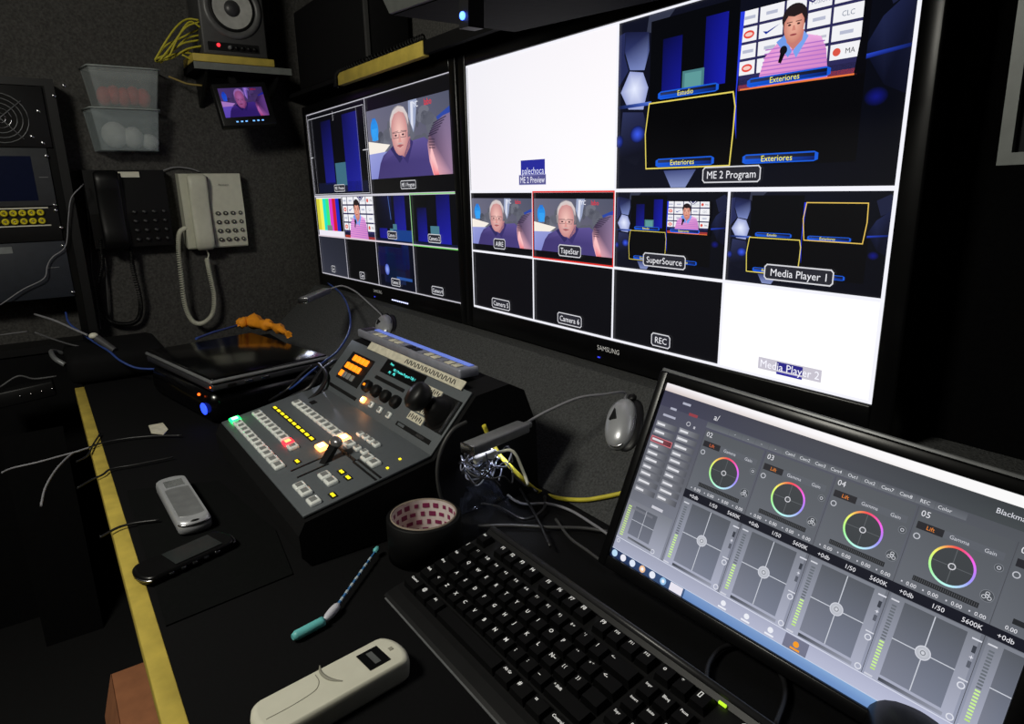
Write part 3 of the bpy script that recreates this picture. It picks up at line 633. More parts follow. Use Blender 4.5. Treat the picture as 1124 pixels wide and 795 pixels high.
# upper tilted section
kp = MB().box(up(.0725, .0565, .0024), (.096, .056, .001), blk, 0, UROT); kp = obj('keypad_plate', kp, None, cons)
for r, (n, u0) in enumerate(((4, .050), (4, .0405), (1, .0375))):
    for k in range(n): obj('keypad_key', MB().box(up(u0 + k * .0165, .0745 - r * .0175, .004), (.0125, .0115, .003), orange_on, .0012, UROT), None, kp)
for k in range(1, 4): obj('keypad_key', MB().box(up(.0375 + k * .0165, .0395, .004), (.0125, .0115, .003), btn_in, .0012, UROT), None, kp)
lc = MB().box(up(.224, .0855, .0024), (.138, .025, .0015), blk_gloss, 0, UROT); cy = emis('cyan_display_text', rgb(90, 240, 235), 1.1)
lc.text('Menu', up(.180, .0925, .0035), (1, 0, 0), UE, .0042, cy); lc.text('ME 1 Preview Program Tally 1', up(.232, .0850, .0035), (1, 0, 0), UE, .0044, cy); lc.text('M1    M2', up(.196, .0785, .0035), (1, 0, 0), UE, .0046, cy)
obj('text_display', lc, None, cons)
obj('label_slot', MB().box(up(.206, .0618, .0024), (.106, .006, .001), blk, 0, UROT), None, cons); obj('label_slot', MB().box(up(.080, .012, .0024), (.122, .006, .001), blk, 0, UROT), None, cons); sl = MB(); sl.box(up(.346, .0145, .0024), (.104, .007, .001), blk, 0, UROT)
sl.box(up(.31, .0145, .0032), (.02, .004, .001), panel_grey, 0, UROT); sl.box(up(.37, .0145, .0032), (.022, .004, .001), steel, 0, UROT)
obj('label_slot', sl, None, cons)
for k in range(4):
    kk = MB(); u = .154 + k * .036; kk.lathe(up(u, .0405, .002), [(.0105, 0), (.0105, .007), (.009, .010), (0, .010)], UN, rubber, 20)
    if k == 0: kk.box(up(u, .0405, .0125), (.006, .004, .001), orange_on, 0, UROT)
    obj('rotary_knob', kk, None, cons)
for k in range(4): button(up, UROT, .168 + k * .0325, .0178, .0125, .0105, amber_on if k == 0 else btn_clear, .005)
for nm_, u, v, w, d in (('a', .333, .081, .044, .011), ('b', .328, .0465, .042, .006), ('c', .332, .0345, .045, .013)):
    b = MB().box(up(u, v, .0026), (w, d, .0006), paper, 0, UROT)
    for k in range(7): b.box(up(u - w * .4 + k * w * .13, v + (.001 if k % 2 else -.001), .003), (w * .05, d * .5, .0004), dark_ink, 0, UROT)
    obj('paper_label', b, None, cons)
tp = MB().box(up(.232, .1065, .0045), (.325, .0145, .0012), paper, 0, UROT)
for k in range(26): tp.box(up(.215 + k * .0062, .1065, .0052), (.0022, .008, .0004), dark_ink, 0, frame_rot((1, .0, 0), UE) @ Matrix.Rotation(.5 if k % 2 else -.3, 3, 'Z'))
obj('handwritten_tape', tp, None, cons)
jb = MB().box(up(.385, .058, .0026), (.052, .054, .0015), blk, 0, UROT); jb.box(up(.4075, .058, .005), (.003, .050, .003), steel, 0, UROT); jb = obj('joystick_plate', jb, None, cons)
bt = MB().lathe(up(.381, .058, .002), [(.027, 0), (.026, .004), (.0225, .006), (.0235, .009), (.019, .012), (.0195, .015), (.014, .019), (.014, .022), (.009, .026), (0, .027)], UN, rubber, 28); obj('joystick_boot', bt, None, jb)
jk = MB().cyl(up(.381, .058, .02), up(.374, .059, .036), .006, .006, rubber); jk.lathe(up(.3745, .059, .028), [(.006, 0), (.017, .004), (.021, .012), (.021, .022), (.017, .027), (0, .029)], (UN + Vector((-.2, 0, 0))), blk, 28); obj('joystick_knob', jk, None, jb)
# rail on the ridge
RW = MB(); ra = mat('rail_grey', rgb(150, 152, 165), .4, .3)
RW.bb(.078, .452, -.310, -.276, .931, .946, ra, .003); obj('top_rail', RW, None, cons)
rl = MB().bb(.086, .110, -.306, -.284, .9462, .9475, blk); obj('rail_socket', rl, None, cons)
for k in range(15):
    if k in (7, 8): mm = blk
    else: mm = paper if k % 3 else ra
    obj('rail_tab', MB().bb(.122 + k * .0215, .138 + k * .0215, -.307, -.294, .9462, .9478, mm, .0006), None, cons)
obj('painted_rail_light', MB().bb(.112, .446, -.290, -.281, .9462, .9476, emis('painted_blue_light', rgb(110, 135, 230), .42), .0005), None, cons)  # emissive strip stands in for bluish lamp light falling on the rail
# ------------------------------------------------------------------ the room
struct('wall_back', B(-1.15, 2.3, .10, .16, 0, 2.0), carpet_wall)
struct('wall_left', B(-1.11, -1.05, -2.4, .16, 0, 2.0), carpet_wall)
struct('wall_right', B(2.2, 2.26, -2.4, .16, 0, 2.0), carpet_wall)
struct('wall_front', B(-1.15, 2.3, -2.46, -2.4, 0, 2.0), mat('dark_wall', rgb(20, 20, 20), .9))
struct('ceiling', B(-1.15, 2.3, -2.46, .16, 2.0, 2.06), mat('dark_ceiling', rgb(30, 30, 30), .9))
struct('floor', B(-1.15, 2.3, -2.46, .16, -.06, 0), mat('dark_floor', rgb(22, 22, 23), .7))
# ------------------------------------------------------------------ desk and carpeted slope
dk = thing('desk', 'long black-topped desk with a worn yellow wooden front edge', 'desk', (.6, -.4, 0))
obj('desktop', B(-.944, 2.19, -.738, .095, .715, .75, vinyl), None, dk)
ed = B(-.612, 2.19, -.758, -.7382, .712, .7505, wood, .0012); obj('wooden_edge', ed, None, dk)
for x in (-.55, .8, 2.1): obj('leg', B(x - .025, x + .025, -.70, -.65, 0, .715, blk), None, dk)
sp = MB().prism([(-.203, .7505), (.094, .7505), (.094, .893), (-.0356, .893)], -.944, 2.19, 'x', carpet)
one('sloped_console_panel', sp, None, 'dark grey carpeted slope between the desk and the wall monitors', 'panel')
mt_ = MB().faces([(.39, -.575, .7502), (.512, -.590, .7502), (.529, -.732, .7502), (.12, -.725, .7502), (.17, -.600, .7502), (.39, -.575, .7518), (.512, -.590, .7518), (.529, -.732, .7518), (.12, -.725, .7518), (.17, -.600, .7518)],
    [(4, 3, 2, 1, 0), (5, 6, 7, 8, 9), (0, 1, 6, 5), (1, 2, 7, 6), (2, 3, 8, 7), (3, 4, 9, 8), (4, 0, 5, 9)], mat('mat_grey', rgb(17, 18, 18), .9, spec=.04, bump=.3, scale=300))
one('desk_mat', mt_, None, 'thin dark grey mat lying under the two small handhelds', 'mat')
# ------------------------------------------------------------------ keyboard
KX, KY, KZ = .620, -.514, .7512
kb = thing('computer_keyboard', 'black computer keyboard with white legends and a green light', 'keyboard', (KX, KY, KZ)); kb.rotation_euler = (math.radians(10.5), 0, 0)
kc = MB(); kc.prism([(-.004, .0), (-.006, .002), (-.002, .0035), (.010, .0048), (.138, .0072), (.147, .0125), (.150, .0105), (.150, -.008), (.02, .0)], 0, .455, 'x', blk)
obj('case', kc, None, kb, local=True)
obj('rear_ridge', MB().tube([(.004, .1455, .012), (.45, .1455, .012)], .0035, mat('ridge_grey', rgb(44, 44, 46), .35), n=10, smooth_path=False), None, kb, local=True)
obj('front_trim', MB().bb(.004, .451, -.0075, -.0055, -.0002, .0012, grey_edge), None, kb, local=True)
U = .01905; key_m = mat('key_black', rgb(8, 8, 9), .5, spec=.2)
rows = [(.026, [(1.5, 'Control'), (1.25, '@'), (1.25, 'Alt'), (5.75, ''), (1.25, 'Alt Gr'), (1.25, '#'), (1.25, '='), (1.5, 'Control')]),
    (.047, [(1.25, 'Shift'), (1, '<')] + [(1, c) for c in 'ZXCVBNM'] + [(1, ';'), (1, ':'), (1, '_'), (2.75, '^ Shift')]),
    (.066, [(1.75, 'Bloq')] + [(1, c) for c in 'ASDFGHJKL'] + [(1, 'N~'), (1, '[ {'), (1, '] }'), (1.25, '')]),
    (.085, [(1.5, 'Tab')] + [(1, c) for c in 'QWERTYUIOP'] + [(1, "' \""), (1, '+ *'), (1.5, '<-')]),
    (.104, [(1, '|')] + [(1, c) for c in ('1 !', '2 @', '3 #', '4 $', '5 %', '6 &', '7 /', '8 (', '9 )', '0 =', "' ?", '!')] + [(2, '<--')]),
    (.127, [(1, 'Esc'), (-1, '')] + [(1, 'F%d' % i) for i in (1, 2, 3, 4)] + [(-.5, '')] + [(1, 'F%d' % i) for i in (5, 6, 7, 8)] + [(-.5, '')] + [(1, 'F%d' % i) for i in (9, 10, 11, 12)])]
key_ink = mat('key_legend', rgb(235, 235, 235), .6, emit=rgb(210, 210, 210), es=.3)  # printed legends, emission added to make them stand out
def key(x, y, w, t, d=.0178):
    b = MB(); z = .0062 + y * .02; hw, hd = w / 2, d / 2
    V = [(x - hw, y - hd, z - .003), (x + hw, y - hd, z - .003), (x + hw, y + hd, z - .003), (x - hw, y + hd, z - .003),
         (x - hw + .0022, y - hd + .0018, z + .006), (x + hw - .0022, y - hd + .0018, z + .006), (x + hw - .0022, y + hd - .003, z + .0065), (x - hw + .0022, y + hd - .003, z + .0065)]
    b.faces(V, [(3, 2, 1, 0), (4, 5, 6, 7), (0, 1, 5, 4), (1, 2, 6, 5), (2, 3, 7, 6), (3, 0, 4, 7)], key_m)
    if t:
        h = .0042 if len(t) <= 2 else .0029
        if len(t) > 3 and t not in ('Control', 'Shift', '^ Shift', 'Alt Gr', 'Bloq'): h = .0025
        b.text(t, (x - hw + .0045, y + .0025 if len(t) > 1 else y + .002, z + .0069), (1, 0, 0), (0, 1, .02), h, key_ink, 'l', .025)
    return obj('key', b, None, kb, local=True)
for y, r in rows:
    x = .006
    for w, t in r:
        if w > 0: key(x + w * U / 2, y, w * U - .0012, t)
        x += abs(w) * U
nx = .006 + 15.25 * U
for y, ts in ((.127, ('o', '*', '[]')), (.104, ('Impr', 'Bloq', 'Pausa')), (.085, ('Insert', 'Inicio', 'RePag')), (.066, ('Supr', 'Fin', 'AvPag')), (.047, (None, '^', None)), (.028, ('<', 'v', '>'))):
    for i, t in enumerate(ts):
        if t: key(nx + (i + .5) * U, y, U - .0012, t)
n2 = .006 + 18.5 * U
for y, ts in ((.104, ('Num', '/', '*', '-')), (.085, ('7', '8', '9', '+')), (.066, ('4', '5', '6')), (.047, ('1', '2', '3'))):
    for i, t in enumerate(ts): key(n2 + (i + .5) * U, y, U - .0012, t)
lg = MB(); lg.tube([(.335 + .010 * math.cos(a), .158 - .015 + .004 * math.sin(a), .0140) for a in [i * PI / 8 for i in range(17)]], .0005, white_ink, n=6, sub=2); lg.text('G', (.335, .143, .0140), (1, 0, 0), (0, 1, 0), .005, white_ink)
for v in lg.bm.verts: v.co.x += .055; v.co.y -= .012; v.co.z -= .002
obj('logo', lg, None, kb, local=True)
for x in (.05, .40): obj('foot', MB().bb(x, x + .03, .128, .134, -.0265, -.006, blk), None, kb, local=True)
obj('status_light', MB().bb(.3530, .3600, .1365, .1385, .0085, .0105, emis('green_led', rgb(170, 220, 40), 1.2)), None, kb, local=True)
# ------------------------------------------------------------------ gooseneck lamps
def slope_pt(px, py, lift=0.0):
    n = Vector((0, -.6482, .7615)); return AP(px, py, (0, -.203, .7505), n) + n * lift
SN = Vector((0, -.648, .7615)).normalized(); SUP = Vector((0, .7615, .648)).normalized()
def lamp(c, axis, neck, h0, h1, label, roll=0.0, down=Vector((0, 0, -1))):
    """c: base centre on the slope, axis: long axis of the oval base, neck: points, head from h0 (neck end) to h1"""
    t = thing('gooseneck_lamp', label, 'lamp', c, group=None)
    ax = Vector(axis).normalized(); R = frame_rot(SN.cross(ax) * -1, ax)
    if R.col[2].dot(SN) < 0: R = frame_rot(SN.cross(ax), ax)
    b = MB(); b.ell(Vector(c) + SN * .006, (.0245, .046, .019), silver, 28, R, 2.3); obj('base', b, None, t)
    e = MB().prism([(-.006, -.010), (.006, -.010), (.001, .010)], .0, .004, 'z', blk)
    for v in e.bm.verts: v.co = Vector(c) + SN * .0235 + R @ (Vector(v.co) + Vector((-.004, .006, 0)))
    obj('switch', e, None, t)
    rg = MB().tube([Vector(c) + SN * .011 + R @ Vector((.0235 * math.cos(a), .045 * math.sin(a), 0)) for a in [-2.3 + i * .3 for i in range(9)]], .0013, steel, n=6); obj('seam', rg, None, t)
    ck = MB(); ck.ell(Vector(c) + R @ Vector((.012, 0, -.004)) + SN * .003, (.022, .050, .008), blk, 20, R, 2.3); ck.box(Vector(c) + R @ Vector((.010, .050, .003)), (.012, .012, .010), blk, .003, R); obj('clip', ck, None, t)
    obj('neck', MB().tube(neck, .0021, grey_cab, n=10), None, t)
    d = (Vector(h1) - Vector(h0)); L = d.length; hx = d.normalized(); side = hx.cross(down).normalized()
    HR = frame_rot(hx, side); mid = (Vector(h0) + Vector(h1)) / 2
    hd = MB(); hd.box(mid, (L, .024, .014), mat('lamp_head_grey', rgb(128, 129, 132), .4, .2), .0025, HR); hd.box(Vector(h0) - hx * .006, (.014, .011, .008), grey_edge, .002, HR)
    hd = obj('head', hd, None, t)
    obj('end_cap', MB().box(Vector(h1) + hx * .0012, (.003, .0245, .0145), steel, .0008, HR), None, hd)
    ln = MB(); ln.box(mid + HR.col[2] * (.0068 if HR.col[2].z < 0 else -.0068), (L * .8, .012, .0012), emis('lamp_led', rgb(225, 228, 255), 3.0), 0, HR); obj('lens', ln, None, hd)
    return t
b2 = slope_pt(684, 468)
up2 = (slope_pt(690, 440) - slope_pt(682, 494)).normalized()
top2 = slope_pt(690, 441, .008)
lamp(b2, up2, [b2 + up2 * .040 + SN * .008, top2 + up2 * .006 + SN * .008, AY(664, 433, -.11), AY(635, 437, -.155), AY(604, 450, -.20), AY(585, 460, -.228), AZ(579, 464, .872)],
     AZ(575, 468, .870), AZ(514, 493, .870), 'silver gooseneck clip lamp beside the leaning monitor, its head over the cable tangle')
b1 = slope_pt(424, 360)
up1 = (slope_pt(421, 347) - slope_pt(425, 368)).normalized()
lamp(b1, up1, [b1 + up1 * .040 + SN * .008, b1 + up1 * .056 + SN * .018, AY(405, 333, -.085), AY(390, 320, -.11), AY(376, 314, -.13), AY(366, 316, -.15), AY(361, 318, -.158)],
     AY(359, 319, -.165), AY(333, 330, -.27), 'silver gooseneck clip lamp standing behind the switcher console under the left wall monitor')
# ------------------------------------------------------------------ tape roll
c = AZ(465, 563, .8055); c.z = .7505
tr = thing('tape_roll', 'dark adhesive tape roll with printed cardboard core beside the keyboard', 'tape', c)
obj('tape', MB().lathe(c, [(.0415, 0), (.0470, 0), (.0470, .052), (.0460, .053), (.0415, .053)], m=rubber, n=48), None, tr)
cr = MB().lathe(c, [(.0400, .001), (.0418, .001), (.0418, .0545), (.0400, .0545), (.0400, .001)], m=mat('core_card', rgb(140, 126, 112), .8), n=48)
obj('cardboard_core', cr, None, tr)
pr_ = MB().lathe(c, [(.0398, .002), (.0398, .053)], m=mat('core_print', rgb(228, 216, 212), .7), n=48)
pm = mat('purple_print', rgb(134, 40, 84), .7)
for row in range(4):
    for k in range(19):
        a = 2 * PI * k / 19 + row * .2; ex = Vector((-math.sin(a), math.cos(a), 0)); 
        pr_.box(c + Vector((math.cos(a) * .0394, math.sin(a) * .0394, .010 + row * .0118)), ((.0092, .0050, .0075)[k % 3], .0006, (.0062, .0050, .0066)[(k + row) % 3]), pm, 0, frame_rot(ex, (math.cos(a), math.sin(a), 0)))
pr_.lathe(c, [(0, .0022), (.0398, .0022)], m=mat('core_floor', rgb(120, 96, 92), .8), n=40)
obj('printed_liner', pr_, None, tr)
# ------------------------------------------------------------------ white handheld remote at the front
rm = thing('remote_control', 'white handheld remote with a small black display at the desk front', 'remote', (.735, -.62, .7505))
p0, p1 = Vector((.750, -.686, .7505)), Vector((.735, -.563, .7505)); ex = (p1 - p0).normalized(); ey = Vector((-ex.y, ex.x, 0))
def stadium(L, w, n=10, sq=.55):
    P = []
    for cx, s in ((L, 1), (0, -1)):
        for i in range(n + 1):
            a = -PI / 2 + PI * i / n; P.append((cx + s * math.cos(a) * w * sq, s * math.sin(a) * w))
    return P
def slab(o, ex, ey, P, zs, m, pw=1.0):
    """stack of outlines: zs = [(height, inset)]"""
    mb = MB(); k = mb.mi(m); cx = sum(p[0] for p in P) / len(P); rings = []
    for h, ins in zs:
        R = []
        for x, y in P:
            d = math.hypot(x - cx, y) or 1; f_ = (d - ins) / d
            R.append(mb.bm.verts.new(Vector(o) + ex * (cx + (x - cx) * f_) + ey * (y * (1 - ins / .03 * .5) if False else y * f_) + Vector((0, 0, h))))
        rings.append(R)
    n = len(P)
    for a, b in zip(rings[:-1], rings[1:]):
        for i in range(n): f = mb.bm.faces.new([a[i], a[(i + 1) % n], b[(i + 1) % n], b[i]]); f.material_index = k; f.smooth = True
    f = mb.bm.faces.new(rings[-1]); f.material_index = k; f = mb.bm.faces.new(rings[0][::-1]); f.material_index = k
    return mb
P = stadium(.1235, .0235, 10, .5)
obj('shell', slab(p0, ex, ey, P, [(0, .004), (.003, .001), (.015, 0), (.020, .001), (.0225, .004), (.0232, .007)], white_pl), None, rm)
X = Vector((0, 0, 1))
obj('display', MB().box(p0 + ex * .103 + Vector((0, 0, .0235)), (.022, .026, .0008), blk_gloss, 0, frame_rot(ex, ey)), None, rm)
tt = MB(); tt.text('8:88', p0 + ex * .103 + Vector((0, 0, .0241)), ey * -1, ex, .006, mat('lcd_ink', rgb(90, 92, 92), .5)) if False else tt.box(p0 + ex * .103 + Vector((0, 0, .0241)), (.006, .018, .0003), mat('lcd_ink', rgb(90, 92, 92), .5), 0, frame_rot(ex, ey))
obj('display_readout', tt, None, rm)
dp = MB(); dp.tube([AZ(a, b, .7737) for a, b in ((351, 731), (352, 738), (358, 744), (366, 747), (376, 748))], lambda t: .0006 + .0012 * math.sin(t * PI), mat('remote_groove', rgb(150, 148, 134), .5), n=8)  # darker tube paints the shading of the crescent step
obj('crescent_shading', dp, None, rm)
cv = MB(); cv.tube([AZ(a, b, .7738) for a, b in ((292, 790), (315, 778), (335, 766), (347, 757), (350, 748), (346, 741))], .0004, mat('remote_groove', rgb(150, 148, 134), .5), n=6); obj('cover_seam', cv, None, rm)
obj('button', MB().box(p0 + ex * .122 + Vector((0, 0, .0236)), (.004, .004, .0006), mat('remote_groove', rgb(150, 148, 134), .5), 0, frame_rot(ex, ey)), None, rm)
# ------------------------------------------------------------------ bent brush stick with turquoise cap
bs = thing('interdental_brush', 'slim bent stick with turquoise cap and blue striped handle on the desk', 'brush', (.60, -.56, .7505))
tq = mat('turquoise_plastic', rgb(110, 200, 200), .4)
q0, q1, q2, q3 = AZ(321, 700, .757), AZ(355, 682, .757), AZ(366, 671, .758), AZ(413, 604, .760)
obj('cap', MB().tube([q0, q0 + (q1 - q0) * .12, q0 + (q1 - q0) * .9, q1], lambda t: .0030 + .0022 * min(1, t * 4), tq, n=16, smooth_path=False), None, bs)
obj('joint', MB().tube([q1 + (q2 - q1) * .1, (q1 + q2) / 2, q2 + (q3 - q2) * .05, q2 + (q3 - q2) * .10], lambda t: .0020 + .0028 * math.sin(t * PI), mat('milky_plastic', rgb(210, 210, 220), .4), n=14), None, bs)
h = MB().cyl(q2 + (q3 - q2) * .08, q3, .0017, .0012, mat('clear_blue_plastic', rgb(70, 130, 190), .25), 12)
for k in range(7): a = q2 + (q3 - q2) * (.14 + k * .11); h.cyl(a, a + (q3 - q2) * .05, .0018, .0018, mat('stripe_white', rgb(190, 206, 216), .4), 12)
obj('handle', h, None, bs); obj('brush_tip', MB().tube([q3 - (q3 - q2) * .04, q3, q3 + (q3 - q2) * .05], lambda t: .0022 + .0016 * math.sin(t * PI), tq, n=12), None, bs)
# ------------------------------------------------------------------ the two handhelds
sv = thing('silver_handset', 'silver handheld device with rounded end on the dark mat', 'handheld', (.24, -.668, .752))
a0, a1 = AZ(188, 532, .762), AZ(214, 576, .762); a0.z = a1.z = .752; ex = (a1 - a0).normalized(); ey = Vector((-ex.y, ex.x, 0)); L = (a1 - a0).length
obj('shell', slab(a0, ex, ey, stadium(L, .0215, 10, .55), [(0, .005), (.004, .001), (.012, 0), (.018, .003), (.021, .008)], silver), None, sv)
pl = slab(a0 + ex * L * .30, ex, ey, stadium(L * .62, .0165, 8, .3), [(.0205, 0), (.0215, .0008)], mat('silver_plate', rgb(150, 152, 154), .4, .5)); obj('front_plate', pl, None, sv)
obj('speaker_slot', MB().ell(a1 + ex * .004 + Vector((0, 0, .0185)), (.004, .008, .002), blk, 14, frame_rot(ex, ey)), None, sv)
obj('chrome_rim', MB().tube([a1 + ex * (.011 * math.cos(t)) + ey * (.0205 * math.sin(t)) + Vector((0, 0, .016)) for t in [-1.4 + i * .35 for i in range(9)]], .0012, steel, n=8), None, sv)
obj('display', MB().box(a0 + ex * L * .16 + Vector((0, 0, .0215)), (.026, .026, .0008), mat('silver_screen', rgb(190, 194, 196), .12, .7), 0, frame_rot(ex, ey)), None, sv)
bp = thing('smartphone', 'glossy black phone with chrome-tipped ends overhanging the yellow desk edge', 'phone', (.40, -.69, .7525))
a0, a1 = AZ(160, 629, .760), AZ(243, 592, .760); a0.z = a1.z = .7525; ex = (a1 - a0).normalized(); ey = Vector((-ex.y, ex.x, 0)); L = (a1 - a0).length
obj('shell', slab(a0, ex, ey, stadium(L, .024, 10, .5), [(0, .003), (.003, .0005), (.008, 0), (.0105, .002), (.0112, .005)], blk_gloss), None, bp)
obj('display', MB().box(a0 + ex * L * .60 + Vector((0, 0, .0118)), (L * .62, .037, .0006), mat('phone_glass', rgb(40, 44, 44), .08), 0, frame_rot(ex, ey)), None, bp)
for e, s, cc in (('chrome_end', -1, a0), ('chrome_end', 1, a1)):
    obj(e, MB().tube([cc + ex * s * (.0122 * math.cos(t)) + ey * (-.0245 * math.sin(t)) + Vector((0, 0, .007)) for t in ([.1, .4, .7, 1.0, 1.3] if s < 0 else [-1.2, -.9, -.6, -.2, .2, .5, .8, 1.1])], .0012, steel, n=8), None, bp)
for k in range(5): obj('side_key', MB().box(a0 + ex * (L * (.2 + .15 * k)) - ey * .0243 + Vector((0, 0, .006)), (.006, .0012, .003), steel, .0004, frame_rot(ex, ey)), None, bp)
# ------------------------------------------------------------------ closed laptop on a black device
A, Bc, Cc = AZ(162, 386, .85), AZ(236, 419, .85), AZ(356, 388, .85); D_ = A + Cc - Bc
cen = (A + Cc) / 2; ex = (Bc - A).normalized(); ey = (Cc - Bc); ey = (ey - ex * ey.dot(ex)).normalized(); lw, ld = (Bc - A).length, (Cc - Bc).length; LRr = frame_rot(ex, ey)
lt = thing('closed_laptop', 'closed laptop with glossy black lid and grey rim on a black box', 'laptop', (cen.x, cen.y, .823))
def lp_(x, y, z): return Vector((cen.x, cen.y, z)) + ex * x + ey * y
obj('lid', MB().box(lp_(0, 0, .8465), (lw - .008, ld - .008, .007), mat('lid_gloss', rgb(8, 8, 9), .16, spec=.3), .003, LRr), None, lt)
obj('rim', MB().box(lp_(0, 0, .8425), (lw, ld, .008), grey_edge, .0035, LRr), None, lt)
bs_ = MB().box(lp_(0, 0, .831), (lw - .004, ld - .004, .015), mat('laptop_base', rgb(50, 50, 54), .4), .004, LRr); bs_ = obj('base', bs_, None, lt)
for k in range(3): obj('port', MB().box(lp_(lw / 2 - .0015, -.09 + k * .035, .831), (.002, .016, .006), steel if k else blk, .0005, LRr), None, bs_)
obj('status_light', MB().box(lp_(lw / 2 - .01, -ld / 2 + .003, .832), (.004, .003, .003), emis('orange_led', rgb(255, 90, 20), 3.0), 0, LRr), None, lt)
bx = thing('rounded_black_box', 'glossy black rounded device with a blue light under the closed laptop', 'device', (cen.x + .02, cen.y, .7505))
obj('shell', MB().box(lp_(.005, -.008, .786), (lw - .03, ld - .01, .068), mat('box_gloss', rgb(6, 6, 7), .2), .022, LRr), None, bx)
obj('blue_light', MB().ell(lp_(lw / 2 - .035, -ld / 2 - .007, .785), (.016, .003, .012), emis('blue_glow_light', rgb(40, 70, 255), 2.2), 16, LRr), None, bx)
obj('status_light', MB().ell(lp_(lw / 2 - .05, -ld / 2 - .007, .812), (.003, .003, .003), emis('orange_led', rgb(255, 90, 20), 3.0), 10, LRr), None, bx)
pk = MB(); q = AZ(173, 471, .7505)
pk.faces([q + Vector(v) for v in ((-.03, -.012, 0), (.02, -.014, 0), (.045, .004, .0), (.02, .016, 0), (-.03, .014, 0), (-.03, -.012, .0015), (.02, -.014, .0015), (.045, .004, .0015), (.02, .016, .0015), (-.03, .014, .0015))],
         [(4, 3, 2, 1, 0), (5, 6, 7, 8, 9), (0, 1, 6, 5), (1, 2, 7, 6), (2, 3, 8, 7), (3, 4, 9, 8), (4, 0, 5, 9)], paper)
one('torn_paper_tag', pk, None, 'small torn white paper tag in front of the black box', 'paper')
# orange pouch and its blue cord behind the laptop
oc = MB(); rnd = random.Random(4); base = [AX(px, py, -.80) for px, py in ((258, 356), (272, 354), (288, 357), (302, 360), (318, 370))]
base = [AZ(px, py, .858) for px, py in ((262, 357), (275, 354), (290, 358), (303, 361), (317, 369))]
P = catmull(base, 6); 
oc.tube(base, lambda t: .007 + .011 * math.sin(min(1, t * 1.6) * PI * .9) * (1 - .5 * t) + .004 * math.sin(t * 25), mat('orange_cloth', rgb(240, 150, 20), .7, bump=.6, scale=50), n=14)
for v in oc.bm.verts: v.co += Vector((rnd.uniform(-.003, .003), rnd.uniform(-.003, .003), rnd.uniform(-.003, .003))) + Vector((0, 0, .004))
one('orange_glove', oc, None, 'crumpled orange cloth lying at the back of the closed laptop', 'cloth')
one('blue_lead', MB().tube([AZ(262, 357, .852), AZ(248, 361, .853), AZ(234, 365, .8545), AZ(215, 372, .8545)], .0030, blue_cab), None, 'short blue lead running from the orange cloth over the laptop lid', 'cable')
# ------------------------------------------------------------------ wall telephones
WX = -1.05
def coil(path, r, R, turns, m, wire=.0011):
    """coiled cord: a helix of radius R around a path"""
    P = catmull(path, 10); out = []; n = turns * 10; t0 = None
    L = len(P) - 1; u = (P[1] - P[0]).orthogonal().normalized()
    for i in range(n + 1):
        f = i / n * L; k = min(int(f), L - 1); p = P[k].lerp(P[k + 1], f - k); t = (P[k + 1] - P[k]).normalized()
        u = (u - t * u.dot(t)).normalized(); w = t.cross(u); a = 2 * PI * i / 10
        out.append(p + (u * math.cos(a) + w * math.sin(a)) * R)
    return MB().tube(out, r, m, n=5, smooth_path=False)
def wall_phone(name, label, y0, y1, z0, z1, pm, km, seed, brand=None, tag_label=False):
    t = thing(name, label, 'telephone', (WX, (y0 + y1) / 2, z0))
    w, h = y1 - y0, z1 - z0; x = WX + .052
    b = MB(); b.prism([(WX, z0 + .01), (x - .004, z0), (x, z0 + .004), (x + .004, z0 + h * .45), (x - .004, z1 - .002), (WX, z1)], y0, y1, 'y', pm)
    t2 = b; obj('body', b, None, t)
    hy = y0 + w * .26
    hs = MB(); zz = [z0 + h * k for k in (-.015, .03, .12, .24, .40, .58, .74, .86, .95, .985)]; xx = [.012, .020, .026, .022, .018, .018, .022, .026, .020, .012]
    rings = []; n = 20; k = hs.mi(pm)
    for z, q in zip(zz, xx):
        wy = w * .155 * (1.0 if .024 > q else 1.0)
        if q == .012: wy *= .75
        rings.append([hs.bm.verts.new((x + .006 + q * .5 * (1 + math.copysign(abs(math.cos(a)) ** .6, math.cos(a))), hy + wy * math.copysign(abs(math.sin(a)) ** .6, math.sin(a)), z)) for a in [2 * PI * i / n for i in range(n)]])
    for a, c_ in zip(rings[:-1], rings[1:]):
        for i in range(n): f = hs.bm.faces.new([a[i], a[(i + 1) % n], c_[(i + 1) % n], c_[i]]); f.material_index = k; f.smooth = True
    hs.bm.faces.new(rings[0][::-1]); hs.bm.faces.new(rings[-1])
    obj('handset', hs, None, t)
    obj('cradle', MB().bb(x - .002, x + .006, hy - w * .14, hy + w * .19, z0 + .01, z1 - .01, mat(name + '_recess_shade', tuple(c * .35 for c in pm_c[name]) + (1,), .6), .002), None, t)  # body colour darkened: shade around the handset put into the cradle
    for r in range(4):
        for c_ in range(4):
            y = y0 + w * (.545 + .125 * c_); z = z0 + h * (.465 - .118 * r)
            kk = MB().ell((x + .0065, y, z), (.004, .0078 if c_ < 3 else .006, .0062), km, 12); kk.box((x + .0105, y, z), (.0006, .0035, .0045), mat('key_mark', rgb(70, 70, 72), .6) if name != 'ivory_wall_telephone' else pm, 0)
            obj('key', kk, None, t)
    if brand: obj('brand_lettering', MB().text(brand, (x + .0035, y0 + w * .70, z0 + h * .845), (0, 1, 0), (0, 0, 1), .0055, dark_ink), None, t)
    if tag_label: obj('paper_label', MB().bb(x + .002, x + .0045, y0 + w * .42, y0 + w * .68, z0 + h * .90, z0 + h * .97, white_pl), None, t)
    return t
pm_c = {'ivory_wall_telephone': phone_pl.node_tree.nodes['Vector Math'].inputs[0].default_value[:], 'black_wall_telephone': (.01, .01, .01)}
